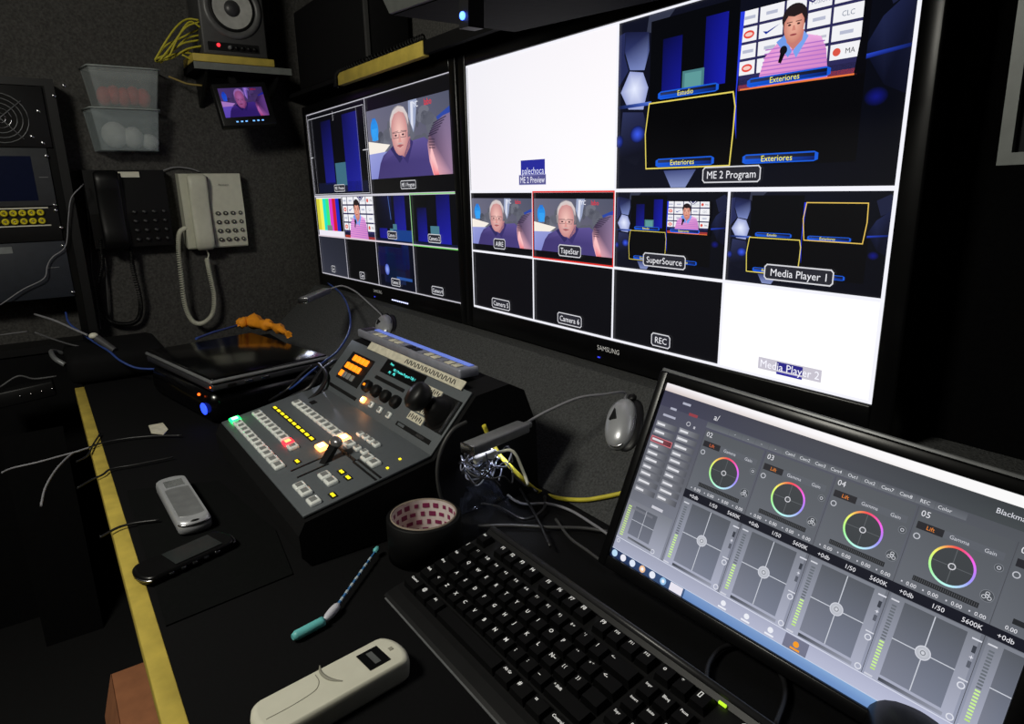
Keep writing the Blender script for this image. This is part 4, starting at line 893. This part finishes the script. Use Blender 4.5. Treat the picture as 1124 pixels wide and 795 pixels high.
# sizes read at the front plane of the phone (x = -1.0)
wp = wall_phone('ivory_wall_telephone', 'ivory push-button telephone hanging on the side wall with coiled cord', -.398, -.222, 1.032, 1.257, phone_pl, mat('phone_key_dark', rgb(62, 62, 60), .5), 1, brand='Panasonic')
cord_pts = [AX(204, 250, -1.0), AX(197, 256, -1.0), AX(196, 275, -1.0), AX(199, 305, -1.0), AX(203, 335, -1.0), AX(211, 352, -1.0), AX(222, 355, -1.0), AX(233, 345, -1.0), AX(235, 325, -1.0), AX(230, 300, -1.0), AX(227, 284, -1.0)]
obj('coiled_cord', coil(cord_pts, .0017, .0058, 120, phone_pl), None, wp)
obj('cord_plug', MB().tube([AX(227, 286, -1.0), AX(229, 280, -1.0), AX(226, 273, -1.0), AX(225, 268, -1.0)], .0022, phone_pl), None, wp)
bpn = wall_phone('black_wall_telephone', 'black telephone on the side wall with small white sticker, left of the ivory one', -.640, -.436, 1.046, 1.268, mat('phone_black', rgb(10, 10, 11), .4, spec=.3), mat('phone_key_black', rgb(24, 24, 26), .5), 2, tag_label=True)
obj('coiled_cord', coil([AX(110, 262, -1.0), AX(112, 290, -1.01), AX(108, 320, -1.02), AX(118, 350, -1.02), AX(138, 356, -1.02), AX(152, 350, -1.02), AX(154, 330, -1.01), AX(146, 295, -1.0), AX(143, 270, -1.0)], .0017, .0058, 110, mat('phone_black', rgb(10, 10, 11), .4, spec=.3)), None, bpn)
one('thin_lead', MB().tube([(WX + .01, -.44, 1.262), (WX + .012, -.40, 1.275), (WX + .012, -.36, 1.272), (WX + .012, -.33, 1.262)], .0016, grey_cab), None, 'thin grey telephone lead between the two wall telephones', 'cable')
# ------------------------------------------------------------------ translucent bins on the side wall
def bin_(z0, z1, w0, w1, yc, label, m, x1):
    t = thing('storage_bin', label, 'bin', (WX + .05, yc, z0))
    b = MB(); th = .002
    def ring(w, d, z): return [(WX + .004, yc - w / 2, z), (WX + d, yc - w / 2 + .012, z), (WX + d + .004, yc - w / 2 + .03, z), (WX + d + .004, yc + w / 2 - .03, z), (WX + d, yc + w / 2 - .012, z), (WX + .004, yc + w / 2, z)]
    V = ring(w0, x1 - .02, z0) + ring(w1, x1, z1) + ring(w1 - 2 * th, x1 - th, z1) + ring(w0 - 2 * th, x1 - .02 - th, z0 + th); F = []
    for a, c_ in ((0, 6), (6, 12), (12, 18)):
        for i in range(6): j = (i + 1) % 6; F.append((a + i, a + j, c_ + j, c_ + i))
    F += [(5, 4, 3, 2, 1, 0), (18, 19, 20, 21, 22, 23)]
    b.faces(V, F, m); obj('tub', b, None, t)
    r = MB().tube([Vector(v) for v in ring(w1 + .004, x1 + .002, z1)], .0022, mat('bin_rim', rgb(150, 158, 156), .4), n=8, smooth_path=False); obj('rim', r, None, t)
    return t
binm = mat('frosted_bin', rgb(170, 178, 178), .5, alpha=.36, mottle=.05); binm2 = mat('frosted_bin_lower', rgb(170, 182, 184), .5, alpha=.34, mottle=.05)
bin_(1.318, 1.428, .165, .190, -.515, 'frosted plastic bin with pale bundle inside, lower of the two on the side wall', binm2, .090)
bin_(1.4315, 1.535, .165, .194, -.503, 'frosted plastic bin with red bundle inside, upper of the two on the side wall', binm, .088)
rb = MB(); 
for i in range(5): rb.ell((WX + .040, -.555 + i * .024, 1.464 + .004 * (i % 2)), (.026, .020, .026), mat('red_bag', rgb(250, 70, 56), .6, bump=.5), 14)
one('red_bundle', rb, None, 'red bundle packed inside the upper frosted bin', 'bundle')
gb = MB(); gb.ell((WX + .042, -.545, 1.362), (.028, .034, .036), mat('pale_bag', rgb(245, 248, 245), .6, bump=.5), 18); gb.ell((WX + .044, -.500, 1.355), (.026, .028, .030), mat('pale_bag', rgb(245, 248, 245), .6), 18); gb.ell((WX + .036, -.46, 1.345), (.022, .026, .022), mat('pale_bag', rgb(245, 248, 245), .6), 18)
one('pale_bundle', gb, None, 'pale rounded bundle inside the lower frosted bin', 'bundle')
# ------------------------------------------------------------------ shelf, speaker, yellow cable bundle, small monitor
sh = thing('wall_shelf', 'small dark shelf with grey front edge under the loudspeaker', 'shelf', (-.97, -.20, 1.536))
obj('board', B(WX, -.902, -.335, -.062, 1.5365, 1.555, blk_matte), None, sh); obj('front_edge', B(-.9015, -.897, -.335, -.062, 1.537, 1.5555, mat('edge_grey', rgb(112, 116, 112), .5)), None, sh)
for y in (-.30, -.10): obj('bracket', MB().prism([(WX, 1.5365), (WX, 1.45), (WX + .008, 1.45), (-.92, 1.530), (-.92, 1.5365)], y - .004, y + .004, 'y', blk), None, sh)
one('wooden_block', B(WX + .02, -.893, -.336, -.112, 1.5560, 1.5765, wood, .0015), None, 'yellow wooden plank lying on the small shelf under the loudspeaker', 'plank')
sx = -.905
spk = thing('loudspeaker', 'dark grey studio loudspeaker with pale woofer cone on the shelf plank', 'speaker', (-.97, -.213, 1.577))
sm = mat('speaker_grey', rgb(62, 62, 62), .5)
obj('cabinet', B(WX + .01, sx, -.304, -.124, 1.5775, 1.86, sm, .006), None, spk)
cc = Vector((sx, -.213, 1.704)); r_ = .070
obj('woofer_ring', MB().lathe(cc, [(r_ + .010, 0), (r_ + .010, .004), (r_ + .002, .007), (r_ - .006, .006), (r_ - .008, .002)], (1, 0, 0), mat('ring_grey', rgb(92, 92, 92), .4), 48), None, spk)
obj('surround', MB().lathe(cc, [(r_ - .007, .002), (r_ - .012, .007), (r_ - .018, .003)], (1, 0, 0), rubber, 48), None, spk)
obj('cone', MB().lathe(cc, [(r_ - .016, .0045), (.020, .001)], (1, 0, 0), mat('cone_grey', rgb(172, 172, 168), .7), 48), None, spk)
obj('dust_cap', MB().lathe(cc, [(.022, .0012), (.018, .006), (.010, .010), (0, .011)], (1, 0, 0), mat('cap_dark', rgb(56, 56, 58), .4), 32), None, spk)
obj('tweeter', MB().lathe(cc + Vector((0, 0, .105)), [(.024, 0), (.022, .004), (.014, .001), (.010, .006), (0, .009)], (1, 0, 0), mat('cap_dark', rgb(56, 56, 58), .4), 32), None, spk)
cp = MB().bb(sx, sx + .002, -.290, -.150, 1.590, 1.612, blk); cp = obj('control_plate', cp, None, spk)
for k in range(5): obj('knob', MB().lathe((sx + .002, -.232 + k * .017, 1.600), [(.0055, 0), (.005, .008), (0, .009)], (1, 0, 0), blk if k else grey_edge, 14), None, cp)
obj('power_light', MB().ell((sx + .0035, -.262, 1.604), (.003, .005, .005), emis('red_led', rgb(255, 40, 50), 2.5), 12), None, cp)
yb = thing('yellow_cable_bundle', 'loose bundle of yellow cable heaped on the left end of the small shelf', 'cable', (-.95, -.36, 1.53))
rnd = random.Random(11)
def Y(px, py, dx=0): return AX(px, py, -.93 + dx)
loops = [[(222, 78), (214, 62), (205, 58), (190, 60), (172, 68), (180, 52), (198, 42), (222, 30)], [(224, 50), (205, 54), (188, 64), (170, 67)], [(170, 66), (183, 44), (195, 28), (206, 21), (218, 22)],
         [(176, 66), (190, 48), (204, 30), (219, 24)], [(222, 38), (206, 42), (194, 52), (176, 69)], [(200, 60), (210, 66), (220, 76)], [(218, 44), (200, 48), (186, 58), (173, 64)], [(186, 62), (196, 40), (208, 24), (220, 30)], [(203, 58), (212, 52), (224, 52)]]
for i, lp2 in enumerate(loops): obj('strand', MB().tube([Y(a, b, .010 * (i % 4) - .01 + rnd.uniform(-.004, .004)) for a, b in lp2], .0026, yellow_dk, n=8), None, yb)
SMON = Scr(.125, .085, 8e-5)
d = Sub(SMON, 0, 0, 1, 1, 1); pic_studio_man(d)
for i, f in enumerate(SMON.C): SMON.C[i] = [(c[0] * .55, c[1] * .28, min(1, c[2] * .9), 1) for c in f]
mn = thing('small_monitor', 'small black field monitor tilted under the small shelf, showing a bluish picture of a man', 'monitor', (-.905, -.2945, 1.497))
yx = Vector((.0, .992, .10)).normalized(); dn = Vector((.30, .115, -1)).normalized(); nn_ = yx.cross(dn).normalized()
mn.rotation_euler = Matrix((yx, nn_, -dn)).transposed().to_euler()
obj('case', MB().bb(0, .155, .0, .028, -.122, .004, blk, .004), None, mn, local=True)
SMON.build('screen', screen_mat('small_screen_glow', .75), mn, (.013, -.001, -.012))
for k in range(6): obj('button_light', MB().box((.042 + k * .013 + (.008 if k > 2 else 0), -.0006, -.110), (.006, .001, .0035), emis('pale_blue_led', rgb(110, 170, 240), 1.3)), None, mn, local=True)
obj('bracket', MB().bb(.06, .08, .028, .040, -.06, .062, blk), None, mn, local=True)
one('brown_lead', MB().tube([AX(185, 84, -.99), AX(195, 88, -.98), AX(206, 92, -.97), AX(222, 94, -.96)], .0028, mat('tan_cable', rgb(140, 120, 60), .6)), None, 'short tan lead beside the small tilted monitor', 'cable')
# ------------------------------------------------------------------ shelf above the wall monitors
us = thing('monitor_shelf', 'long dark shelf above the left wall monitor with yellow wooden front', 'shelf', (-.4, 0, 1.467))
obj('wooden_front', B(-.562, -.088, -.052, -.036, 1.468, 1.4985, wood, .001), None, us)
obj('board', B(-1.04, .94, -.0355, .095, 1.486, 1.4975, blk_matte), None, us)
obj('dark_front', B(-.086, .94, -.050, -.036, 1.472, 1.4975, blk_matte), None, us)
cb = coil([(-.57, -.055, 1.465), (-.565, -.052, 1.497), (-.50, -.044, 1.5065), (-.35, -.044, 1.5065), (-.2, -.044, 1.5065), (-.09, -.044, 1.507)], .0022, .0055, 44, rubber); one('black_coiled_lead', cb, None, 'black coiled lead running along the yellow wooden shelf front', 'cable')
bc = thing('dark_equipment_case', 'dark equipment case standing on the shelf over the left monitor', 'case', (-.75, .0, 1.4985))
obj('case', B(-.93, -.40, -.03, .085, 1.4985, 1.72, blk_matte, .006), None, bc); obj('corner_strip', B(-.408, -.396, -.036, -.028, 1.505, 1.71, mat('strip_grey', rgb(60, 60, 60), .5)), None, bc)
ud = thing('hanging_device', 'grey-edged dark unit with a blue light hanging from the ceiling above the monitors', 'device', (.5, -.30, 1.405)); ud.rotation_euler = (0, math.radians(3.4), 0)
obj('case', MB().prism([(-.135, .012), (.33, .012), (.33, .20), (-.20, .20), (-.172, .05)], -.04, .16, 'y', blk_matte), None, ud, local=True)
obj('front_panel', MB().prism([(-.133, .013), (.06, .013), (.06, .06), (-.165, .06), (-.168, .05)], -.046, -.0405, 'y', mat('device_face', rgb(66, 68, 66), .5)), None, ud, local=True)
obj('hanger', MB().bb(-.02, .02, .04, .06, .2005, .59, blk), None, ud, local=True)
e = AY(508, 13, -.352) - Vector((.5, -.30, 1.405)); obj('blue_light', MB().ell(e + Vector((0, 0, 0)), (.0045, .003, .0045), emis('ceiling_blue_led', rgb(70, 110, 255), 6), 12), None, ud, local=True)
obj('light_mount', MB().bb(e.x - .010, e.x + .010, -.0505, -.03, e.z - .012, .016, blk), None, ud, local=True)
one('added_dark_panel', B(.922, 2.19, .082, .0985, .8945, 1.99, mat('wall_shade_black', rgb(9, 9, 10), .95, spec=.03, bump=.4, scale=200)), None, 'black cloth panel covering the wall right of the large monitor', 'panel')  # panel added to make the wall here as dark as shade
# second monitor at the right edge
rmn = thing('edge_monitor', 'grey-framed screen partly visible at the upper right of the big wall monitor', 'monitor', (1.046, -.2, 1.209)); rmn.rotation_euler = (0, math.radians(-1.2), 0)
gf = mat('frame_grey', rgb(108, 112, 110), .45); gf2 = mat('frame_bevel', rgb(62, 64, 64), .5)
g = MB(); W2, H2, bw = .50, .30, .0085
g.prism([(0, 0), (W2, 0), (W2 - bw, bw), (bw, bw)], 0, .012, 'y', gf); g.prism([(0, 0), (bw, bw), (bw, H2 - bw), (0, H2)], 0, .012, 'y', gf); g.prism([(0, H2), (bw, H2 - bw), (W2 - bw, H2 - bw), (W2, H2)], 0, .012, 'y', gf); g.prism([(W2, 0), (W2, H2), (W2 - bw, H2 - bw), (W2 - bw, bw)], 0, .012, 'y', gf)
obj('frame', g, None, rmn, local=True); obj('back_housing', MB().bb(.004, W2 - .004, .012, .045, .004, H2 - .004, blk), None, rmn, local=True)
obj('screen', MB().bb(bw, W2 - bw, .006, .012, bw, H2 - bw, mat('off_screen', rgb(30, 32, 33), .2)), None, rmn, local=True)
obj('wall_arm', MB().bb(.2, .26, .045, .255, .12, .18, blk), None, rmn, local=True)
# ------------------------------------------------------------------ rack with units at the left
RX = -.95
rk = thing('equipment_rack', 'tall black equipment rack at the far left against the side wall', 'rack', (-1.0, -.93, 0))
RY = -.672
fr = MB(); fr.bb(WX, RX - .001, RY - .022, RY, .78, 1.492, blk); fr.bb(WX, RX - .001, -1.22, -1.198, .78, 1.492, blk); fr.bb(WX, RX - .001, -1.198, RY - .022, 1.474, 1.492, blk); fr.bb(WX, RX - .001, -1.198, RY - .022, .78, .80, blk)
obj('frame', fr, None, rk); obj('mounting_rail', B(RX - .012, RX - .002, -.712, RY - .0225, .80, 1.473, blk_gloss), None, rk)
obj('base_cabinet', B(WX, RX - .005, -1.22, RY, 0, .775, blk_matte), None, rk)
def screw(p, x=.0): return MB().lathe(p, [(.0052, 0), (.0048, .0025), (.002, .0035), (0, .0036)], (1, 0, 0), steel, 14)
for px, py in ((70, 94), (59, 105)): q = AX(px, py, RX - .0015); obj('screw', screw(q), None, rk)
def unit(name, label, cat, z0, z1, y1=-.716, x=.004, m=None):
    t = thing(name, label, cat, (RX, -.95, z0)); obj('front_panel', B(RX - .001, RX + x, -1.196, y1, z0, z1, m or blk, .0008), None, t)
    obj('chassis', B(WX + .002, RX - .0015, -1.19, -.72, z0 + .004, z1 - .004, blk_matte), None, t); return t
t = unit('fan_panel', 'black rack fan panel with a round wire finger guard', 'fan', 1.322, 1.472, -.700)
fc = Vector((RX + .006, -.800, 1.392)); fg = MB()
for r in (.012, .024, .036, .048, .060): fg.tube([fc + Vector((0, r * math.cos(a), r * math.sin(a))) for a in [2 * PI * i / 24 for i in range(25)]], .0011, steel if r < .03 else grey_edge, n=6, smooth_path=False)
for a in (.7, .7 + PI / 2): fg.tube([fc + Vector((.001, .066 * math.cos(a), .066 * math.sin(a))), fc - Vector((-.001, .066 * math.cos(a), .066 * math.sin(a)))], .0014, grey_edge, n=6, smooth_path=False)
obj('finger_guard', fg, None, t); obj('fan_hole', MB().lathe(fc - Vector((.0015, 0, 0)), [(.060, 0), (0, 0)], (1, 0, 0), mat('hole_black', rgb(4, 4, 4), .9), 36), None, t)
for px, py in ((42, 122), (47, 157), (35, 150)): obj('screw', screw(AX(px, py, RX + .004)), None, t)
t = unit('display_unit', 'dark grey rack unit with a dim blue screen above yellow sockets', 'rack unit', 1.1735, 1.3205, -.714, m=mat('unit_grey', rgb(52, 54, 57), .5))
obj('screen', B(RX + .004, RX + .0048, -1.10, -.752, 1.188, 1.300, mat('dim_blue_screen', rgb(12, 18, 40), .2, emit=rgb(10, 14, 34), es=.2)), None, t)
obj('lettering', B(RX + .004, RX + .0046, -.742, -.722, 1.246, 1.248, grey_edge), None, t)
for px, py in ((51, 171), (60, 225), (61, 231)): obj('screw', screw(AX(px, py, RX + .004)), None, t)
t = unit('socket_panel', 'black rack patch panel with two rows of yellow sockets between white lines', 'panel', 1.082, 1.172, -.714, m=blk)
for z in (1.1690, 1.1235): obj('white_line', B(RX + .004, RX + .0048, -1.15, -.735, z - .0015, z + .0015, white_pl), None, t)
ym = mat('socket_yellow', rgb(222, 206, 30), .4)
for r, z, n in ((0, 1.1570, 12), (1, 1.1355, 11)):
    for k in range(n):
        y = -.7535 - k * .0196
        if y < -.90: break
        b = MB().lathe((RX + .004, y, z), [(.0085, 0), (.0085, .006), (.0065, .0085), (.0045, .0085), (.004, .004), (0, .004)], (1, 0, 0), ym, 18); b.lathe((RX + .0045, y, z), [(.0022, .004), (.002, .009), (0, .009)], (1, 0, 0), steel, 10)
        obj('socket', b, None, t)
for k in range(3): obj('red_mark', MB().bb(RX + .004, RX + .0055, -.848 - k * .0196, -.843 - k * .0196, 1.143, 1.149, mat('mark_red', rgb(170, 30, 24), .5)), None, t)
obj('screw', screw(AX(67, 250, RX + .004)), None, t)
t = unit('lower_rack_unit', 'dark blue-grey blank rack unit, lowest in the rack', 'rack unit', .929, 1.0805, -.712, m=mat('unit_bluegrey', rgb(40, 44, 52), .5))
obj('label', B(RX + .004, RX + .0046, -.90, -.83, 1.055, 1.072, mat('label_grey', rgb(120, 124, 124), .6)), None, t); obj('lettering', B(RX + .004, RX + .0046, -.765, -.735, 1.010, 1.012, grey_edge), None, t)
for px, py in ((69, 270), (80, 321)): obj('screw', screw(AX(px, py, RX + .004)), None, t)
# ------------------------------------------------------------------ things below the rack and on the left end of the desk
cs = thing('cable_case', 'black soft case covering the left end of the yellow desk edge', 'case', (-.72, -.62, .7505))
obj('case', MB().box((-.735, -.655, .788), (.24, .22, .073), blk_matte, .022), None, cs); obj('handle', MB().tube([(-.66, -.767, .80), (-.68, -.785, .815), (-.74, -.79, .82), (-.79, -.785, .812), (-.81, -.767, .80)], .006, grey_edge, n=8), None, cs)
def AZd(px, py, z=.757): return AZ(px, py, z)
ad = MB().box(AX(106, 371, -.90), (.02, .05, .035), mat('adapter_grey', rgb(70, 70, 72), .5), .004)
def cable(name, pts, r, m, label, n=8): return one(name, MB().tube(pts, r, m, n=n), None, label, 'cable')
cable('grey_cable', [AX(0, 335, -.93), AX(25, 318, -.93), AX(48, 306, -.93), AX(52, 292, -.935), AX(58, 282, -.935), AX(72, 270, -.935), AX(75, 240, -.935), AX(78, 218, -.935), AX(88, 206, -.94), AX(92, 202, -.97)], .0015, grey_cab, 'thin grey cable looping down across the rack units at far left')
cable('wall_cable', [AX(93, 205, -1.03), AX(98, 250, -1.03), AX(101, 300, -1.03), AX(108, 345, -1.03), AX(110, 362, -1.0)], .0028, mat('dull_cable', rgb(60, 60, 60), .5), 'dark grey cable dropping down the side wall from the black telephone')
cable('wall_cable', [AX(100, 232, -1.03), AX(108, 262, -1.03), AX(116, 300, -1.03), AX(120, 350, -1.03)], .0028, mat('dull_cable', rgb(60, 60, 60), .5), 'second dark cable on the side wall, right of the longer one')
cable('white_cable', [AX(38, 345, -.86), AX(60, 352, -.80), AX(80, 361, -.74), AX(96, 368, -.70)], .0028, grey_cab, 'pale cable running from under the rack to the cable connector')
cable('blue_network_cable', [AX(72, 343, -.84), AX(76, 355, -.80), AX(90, 366, -.74), AX(104, 376, -.69), AX(120, 386, -.62), AX(132, 396, -.58), AX(150, 404, -.55), AX(172, 405, -.52), AX(182, 402, -.50)], .0026, blue_cab, 'blue network cable passing through the connector towards the closed laptop')
cn = thing('cable_connector', 'grey inline connector with pale tip beside the rack', 'connector', AX(112, 375, -.66))
p0_, p1_ = AX(100, 367, -.68), AX(126, 385, -.63)
obj('sleeve', MB().cyl(p0_.lerp(p1_, .25), p1_, .0095, .0075, mat('connector_grey', rgb(70, 70, 72), .5), 16), None, cn); obj('tip', MB().ell(p0_.lerp(p1_, .1), (.011, .011, .008), white_pl, 14), None, cn)
for i, (pts, lb) in enumerate(((((0, 425), (20, 413), (38, 416), (62, 413)), 'thin grey cable under the rack, ending near the black soft case'), (((0, 368), (15, 366), (30, 364)), 'short pale cable at the photo edge below the rack'), (((38, 365), (60, 373), (80, 379), (98, 382)), 'dark cable sagging from below the rack to the black soft case'))):
    cable('thin_cable', [AX(a, b, -.80 + .02 * i) for a, b in pts], .0022, mat('thin_cable_grey', rgb(90, 90, 92), .5), lb)
pw = thing('power_strip', 'black power strip with small lights low at the far left', 'power strip', AX(30, 440, -.80))
q0 = AX(-10, 440, -.80); q1 = AX(60, 424, -.80)
obj('body', MB().box((q0 + q1) / 2, (.05, (q1 - q0).length, .04), blk, .004, frame_rot((1, 0, 0), q1 - q0)), None, pw)
for k in range(4): q = q0.lerp(q1, .45 + .17 * k); obj('light', MB().ell(q + Vector((.026, 0, 0)), (.002, .003, .003), steel, 8), None, pw)
obj('support', B(-.83, -.78, q0.y, q1.y, 0, .60, blk_matte), None, pw)
# cables across the wooden edge
front_c = [([(96, 492), (110, 487), (135, 482), (165, 479), (200, 478)], black_cab, 'black cable lying over the yellow edge where the pale cable ends'),
    ([(2, 519), (14, 514), (40, 508), (62, 502), (84, 496), (98, 491.5)], grey_cab, 'pale cable hanging left of the yellow desk edge, brightest of the bunch'),
    ([(84, 507), (96, 500), (103, 487), (110, 476)], black_cab, 'short black tie lying slantwise over the yellow edge near its top'),
    ([(45, 555), (50, 535), (62, 515), (78, 499), (88, 495)], grey_cab, 'grey cable curling down from the bunch left of the yellow edge'),
    ([(85, 536), (100, 527), (113, 521), (122, 515), (150, 510), (190, 502)], black_cab, 'black cable crossing the yellow edge below the pale cable bunch'),
    ([(110, 590), (122, 583), (133, 578), (150, 574), (175, 571)], black_cab, 'black cable crossing the yellow edge beside the silver handheld')]
for pts, m_, lb in front_c:
    P = []
    for a, b in pts:
        v = AZ(a, b, .756)
        if v.y < -.762: v = AY(a, b, v.y) ; 
        P.append(v)
    cable('desk_cable', P, .0017, m_, lb)
# cardboard box under the desk
bxx = thing('cardboard_box', 'brown cardboard box low under the front of the desk at bottom left', 'box', (.30, -.90, 0))
cm_ = mat('cardboard', rgb(150, 96, 62), .85, bump=.3, scale=40)
obj('carton', B(.20, .46, -.792, -.60, 0, .50, cm_, .002), None, bxx); obj('flap', MB().faces([(.20, -.792, .501), (.46, -.792, .501), (.45, -.81, .44), (.21, -.81, .44)], [(0, 1, 2, 3)], cm_), None, bxx)
# ------------------------------------------------------------------ cable tangle and crumpled wrapper behind the keyboard
SLN = Vector((0, -.6482, .7615))
def SL(px, py, h=.004): return AP(px, py, Vector((0, -.203, .7505)) + SLN * h, SLN)
def DZ(px, py, z=.754): return AZ(px, py, z)
cable('yellow_network_cable', [AX(531, 467, .514), AX(537, 480, .516), AX(548, 499, .53), AX(562, 514, .55), AX(578, 530, .565), SL(592, 540, .006), SL(612, 547, .004), SL(640, 549, .004), SL(662, 546, .004), SL(690, 540, .004)], .0033, yellow_cab, 'bright yellow cable curving from the tangle across the slope to the leaning monitor')
tang = [([(512, 463), (497, 472), (485, 492), (480, 515), (482, 538), (488, 556)], 'side', .0026, mat('dull_cable', rgb(60, 60, 60), .5), 'grey cable looping down beside the right end of the switcher console'),
    ([(525, 578), (560, 577), (600, 579), (640, 580), (668, 584)], .756, .0025, mat('dull_cable', rgb(60, 60, 60), .5), 'straight dark cable lying behind the keyboard'),
    ([(548, 535), (570, 552), (600, 553), (625, 560), (650, 575), (672, 590)], .758, .002, grey_cab, 'thin grey cable arching from the wrapper towards the leaning monitor'),
    ([(545, 500), (560, 520), (576, 545), (590, 570), (604, 600)], .762, .0018, black_cab, 'black cable falling through the tangle behind the keyboard'),
    ([(610, 570), (625, 590), (645, 605), (668, 622)], .756, .002, mat('dull_cable', rgb(60, 60, 60), .5), 'thin dark cable ending under the lower corner of the leaning monitor'),
    ([(520, 552), (545, 556), (575, 570), (596, 560), (598, 545)], .758, .0022, black_cab, 'black looped cable beside the tape roll'),
    ([(775, 755), (778, 730), (792, 712), (815, 708), (840, 720), (858, 742), (862, 765), (850, 800)], .756, .0026, black_cab, 'black cable loop on the desk between keyboard and leaning monitor'),
    ([(560, 478), (556, 500), (566, 524), (590, 540)], .79, .0018, black_cab, 'thin black cable hanging in front of the crumpled wrapper')]
for pts, z, r, m_, lb in tang: cable('tangled_cable', [DZ(a, b, z) if z != 'side' else AX(a, b, .513) for a, b in pts], r, m_, lb)
cw = thing('crumpled_wrapper', 'crumpled clear plastic wrapper lit by the lamp head beside the console', 'wrapper', (.545, -.33, .7505))
clear = mat('clear_wrap', rgb(46, 50, 64), .08, alpha=.22, mottle=.3)
shiny = mat('shiny_strand', rgb(190, 196, 220), .12, .5)
rnd = random.Random(21); C0 = AX(531, 514, .545)
sheet = MB(); V = []; F = []; n = 15
for i in range(n):
    for j in range(n):
        u, v = i / (n - 1) - .5, j / (n - 1) - .5; rr = 1 - .35 * rnd.random()
        V.append((C0.x + u * .070 * rr + rnd.uniform(-.003, .003), C0.y + v * .075 * rr + rnd.uniform(-.003, .003), .7525 + (.030 * rnd.random() + .044) * max(0, 1 - (u * u + v * v) * 2.2)))
for i in range(n - 1):
    for j in range(n - 1): a = i * n + j; F += [(a, a + n, a + n + 1), (a, a + n + 1, a + 1)]
sheet.faces(V, F, clear); obj('film', sheet, None, cw)
for k in range(16):
    a = rnd.uniform(0, PI); P = []
    c_ = C0 + Vector((rnd.uniform(-.012, .035), rnd.uniform(-.04, .02), rnd.uniform(-.02, .012)))
    for i in range(8): t_ = a + i * .75; P.append(c_ + Vector((math.cos(t_) * .022, math.sin(t_) * .018, rnd.uniform(-.006, .016))))
    obj('twisted_strand', MB().tube(P, .0011, shiny if k % 2 else black_cab, n=6), None, cw)
wc = thing('white_plug', 'small white plug among the tangle under the lamp head', 'plug', C0 + Vector((.0, .05, -.01)))
q0, q1 = AX(520, 506, .55), AX(545, 497, .555)
obj('plug_body', MB().box((q0 + q1) / 2, ((q1 - q0).length, .010, .010), white_pl, .002, frame_rot(q1 - q0, (0, 0, 1))), None, wc); obj('cable_tail', MB().tube([q1, q1 + Vector((.01, .02, .0)), q1 + Vector((.02, .03, -.03)), q1 + Vector((.03, .03, -.045))], .0022, white_pl), None, wc)
# cables between laptop and console
for pts, r, m_, lb in (([(308, 432, .80), (322, 425, .84), (338, 411, .865), (356, 397, .865), (372, 384, .86), (384, 362, .88), (383, 340, .90), (374, 322, .92), (360, 311, .93)], .0024, blue_cab, 'blue cable rising from beside the laptop to the left wall monitor'),
    ([(300, 446, .80), (320, 436, .83), (340, 425, .85), (352, 408, .87), (368, 396, .87)], .004, black_cab, 'thick black cable looped between the laptop and the console'),
    ([(310, 452, .80), (330, 445, .83), (350, 430, .85), (358, 412, .87), (350, 400, .87)], .004, black_cab, 'second thick black cable beside the console, nearer its buttons'),
    ([(296, 440, .80), (315, 428, .83), (330, 412, .85), (342, 402, .86)], .003, black_cab, 'thinner black cable against the laptop side ports')):
    cable('link_cable', [AZ(a, b, z) for a, b, z in pts], r, m_, lb)
# dark computer mouse in the lower right corner
cm2 = thing('computer_mouse', 'black rounded mouse in front of the leaning monitor at the lower right corner', 'mouse', AZ(1005, 800, .7505))
q = AZ(1004, 806, .775); obj('shell', MB().ell(Vector((q.x, q.y, .7505 + .012)), (.034, .055, .026), blk_gloss, 28, frame_rot((.8, .6, 0), (-.6, .8, 0)), 2.2), None, cm2)
obj('wheel', MB().cyl(Vector((q.x - .026, q.y + .035, .779)), Vector((q.x - .020, q.y + .039, .779)), .006, .006, rubber, 16), None, cm2)
# ------------------------------------------------------------------ light
def area(name, loc, tgt, size, power, col):
    l = bpy.data.lights.new(name, 'AREA'); l.size = size; l.energy = power; l.color = col; o = bpy.data.objects.new(name, l); COL.objects.link(o)
    o.location = loc; o.rotation_euler = (Vector(tgt) - Vector(loc)).to_track_quat('-Z', 'Y').to_euler(); return o
area('ceiling_light', (.55, -1.35, 1.95), (.1, -.3, .9), .35, 20, (1.0, .97, .86))
def spot(name, loc, tgt, power, ang, col, size=.01):
    l = bpy.data.lights.new(name, 'SPOT'); l.energy = power; l.spot_size = ang; l.spot_blend = .6; l.color = col; l.shadow_soft_size = size; o = bpy.data.objects.new(name, l); COL.objects.link(o)
    o.location = loc; o.rotation_euler = (Vector(tgt) - Vector(loc)).to_track_quat('-Z', 'Y').to_euler()
hm = (AZ(575, 468, .87) + AZ(514, 493, .87)) / 2
spot('lamp_beam', hm - Vector((0, 0, .014)), (C0.x, C0.y, .78), .5, 1.9, (.80, .85, 1))
hm = (AY(359, 319, -.165) + AY(333, 330, -.27)) / 2
spot('lamp_beam', hm - Vector((0, 0, .012)), (.12, -.30, .93), .5, .9, (.72, .78, 1))
def glow(loc, power, col):
    l = bpy.data.lights.new('button_glow', 'POINT'); l.energy = power; l.color = col; l.shadow_soft_size = .004; o = bpy.data.objects.new('button_glow', l); COL.objects.link(o); o.location = loc
glow(lo(.010, .0205, .014), .0045, (.05, 1, .35)); glow(lo(.19, .056, .014), .0045, (1, .08, .06)); glow(lo(.255, .0865, .014), .006, (1, .55, .25)); glow(lo(.2585, .121, .014), .005, (1, .55, .25)); glow(up(.168, .0178, .012), .005, (1, .6, .3))
w = bpy.data.worlds.new('room_dark'); SC.world = w; w.use_nodes = True; w.node_tree.nodes['Background'].inputs[0].default_value = (.02, .02, .022, 1); w.node_tree.nodes['Background'].inputs[1].default_value = .2
bpy.context.view_layer.update()
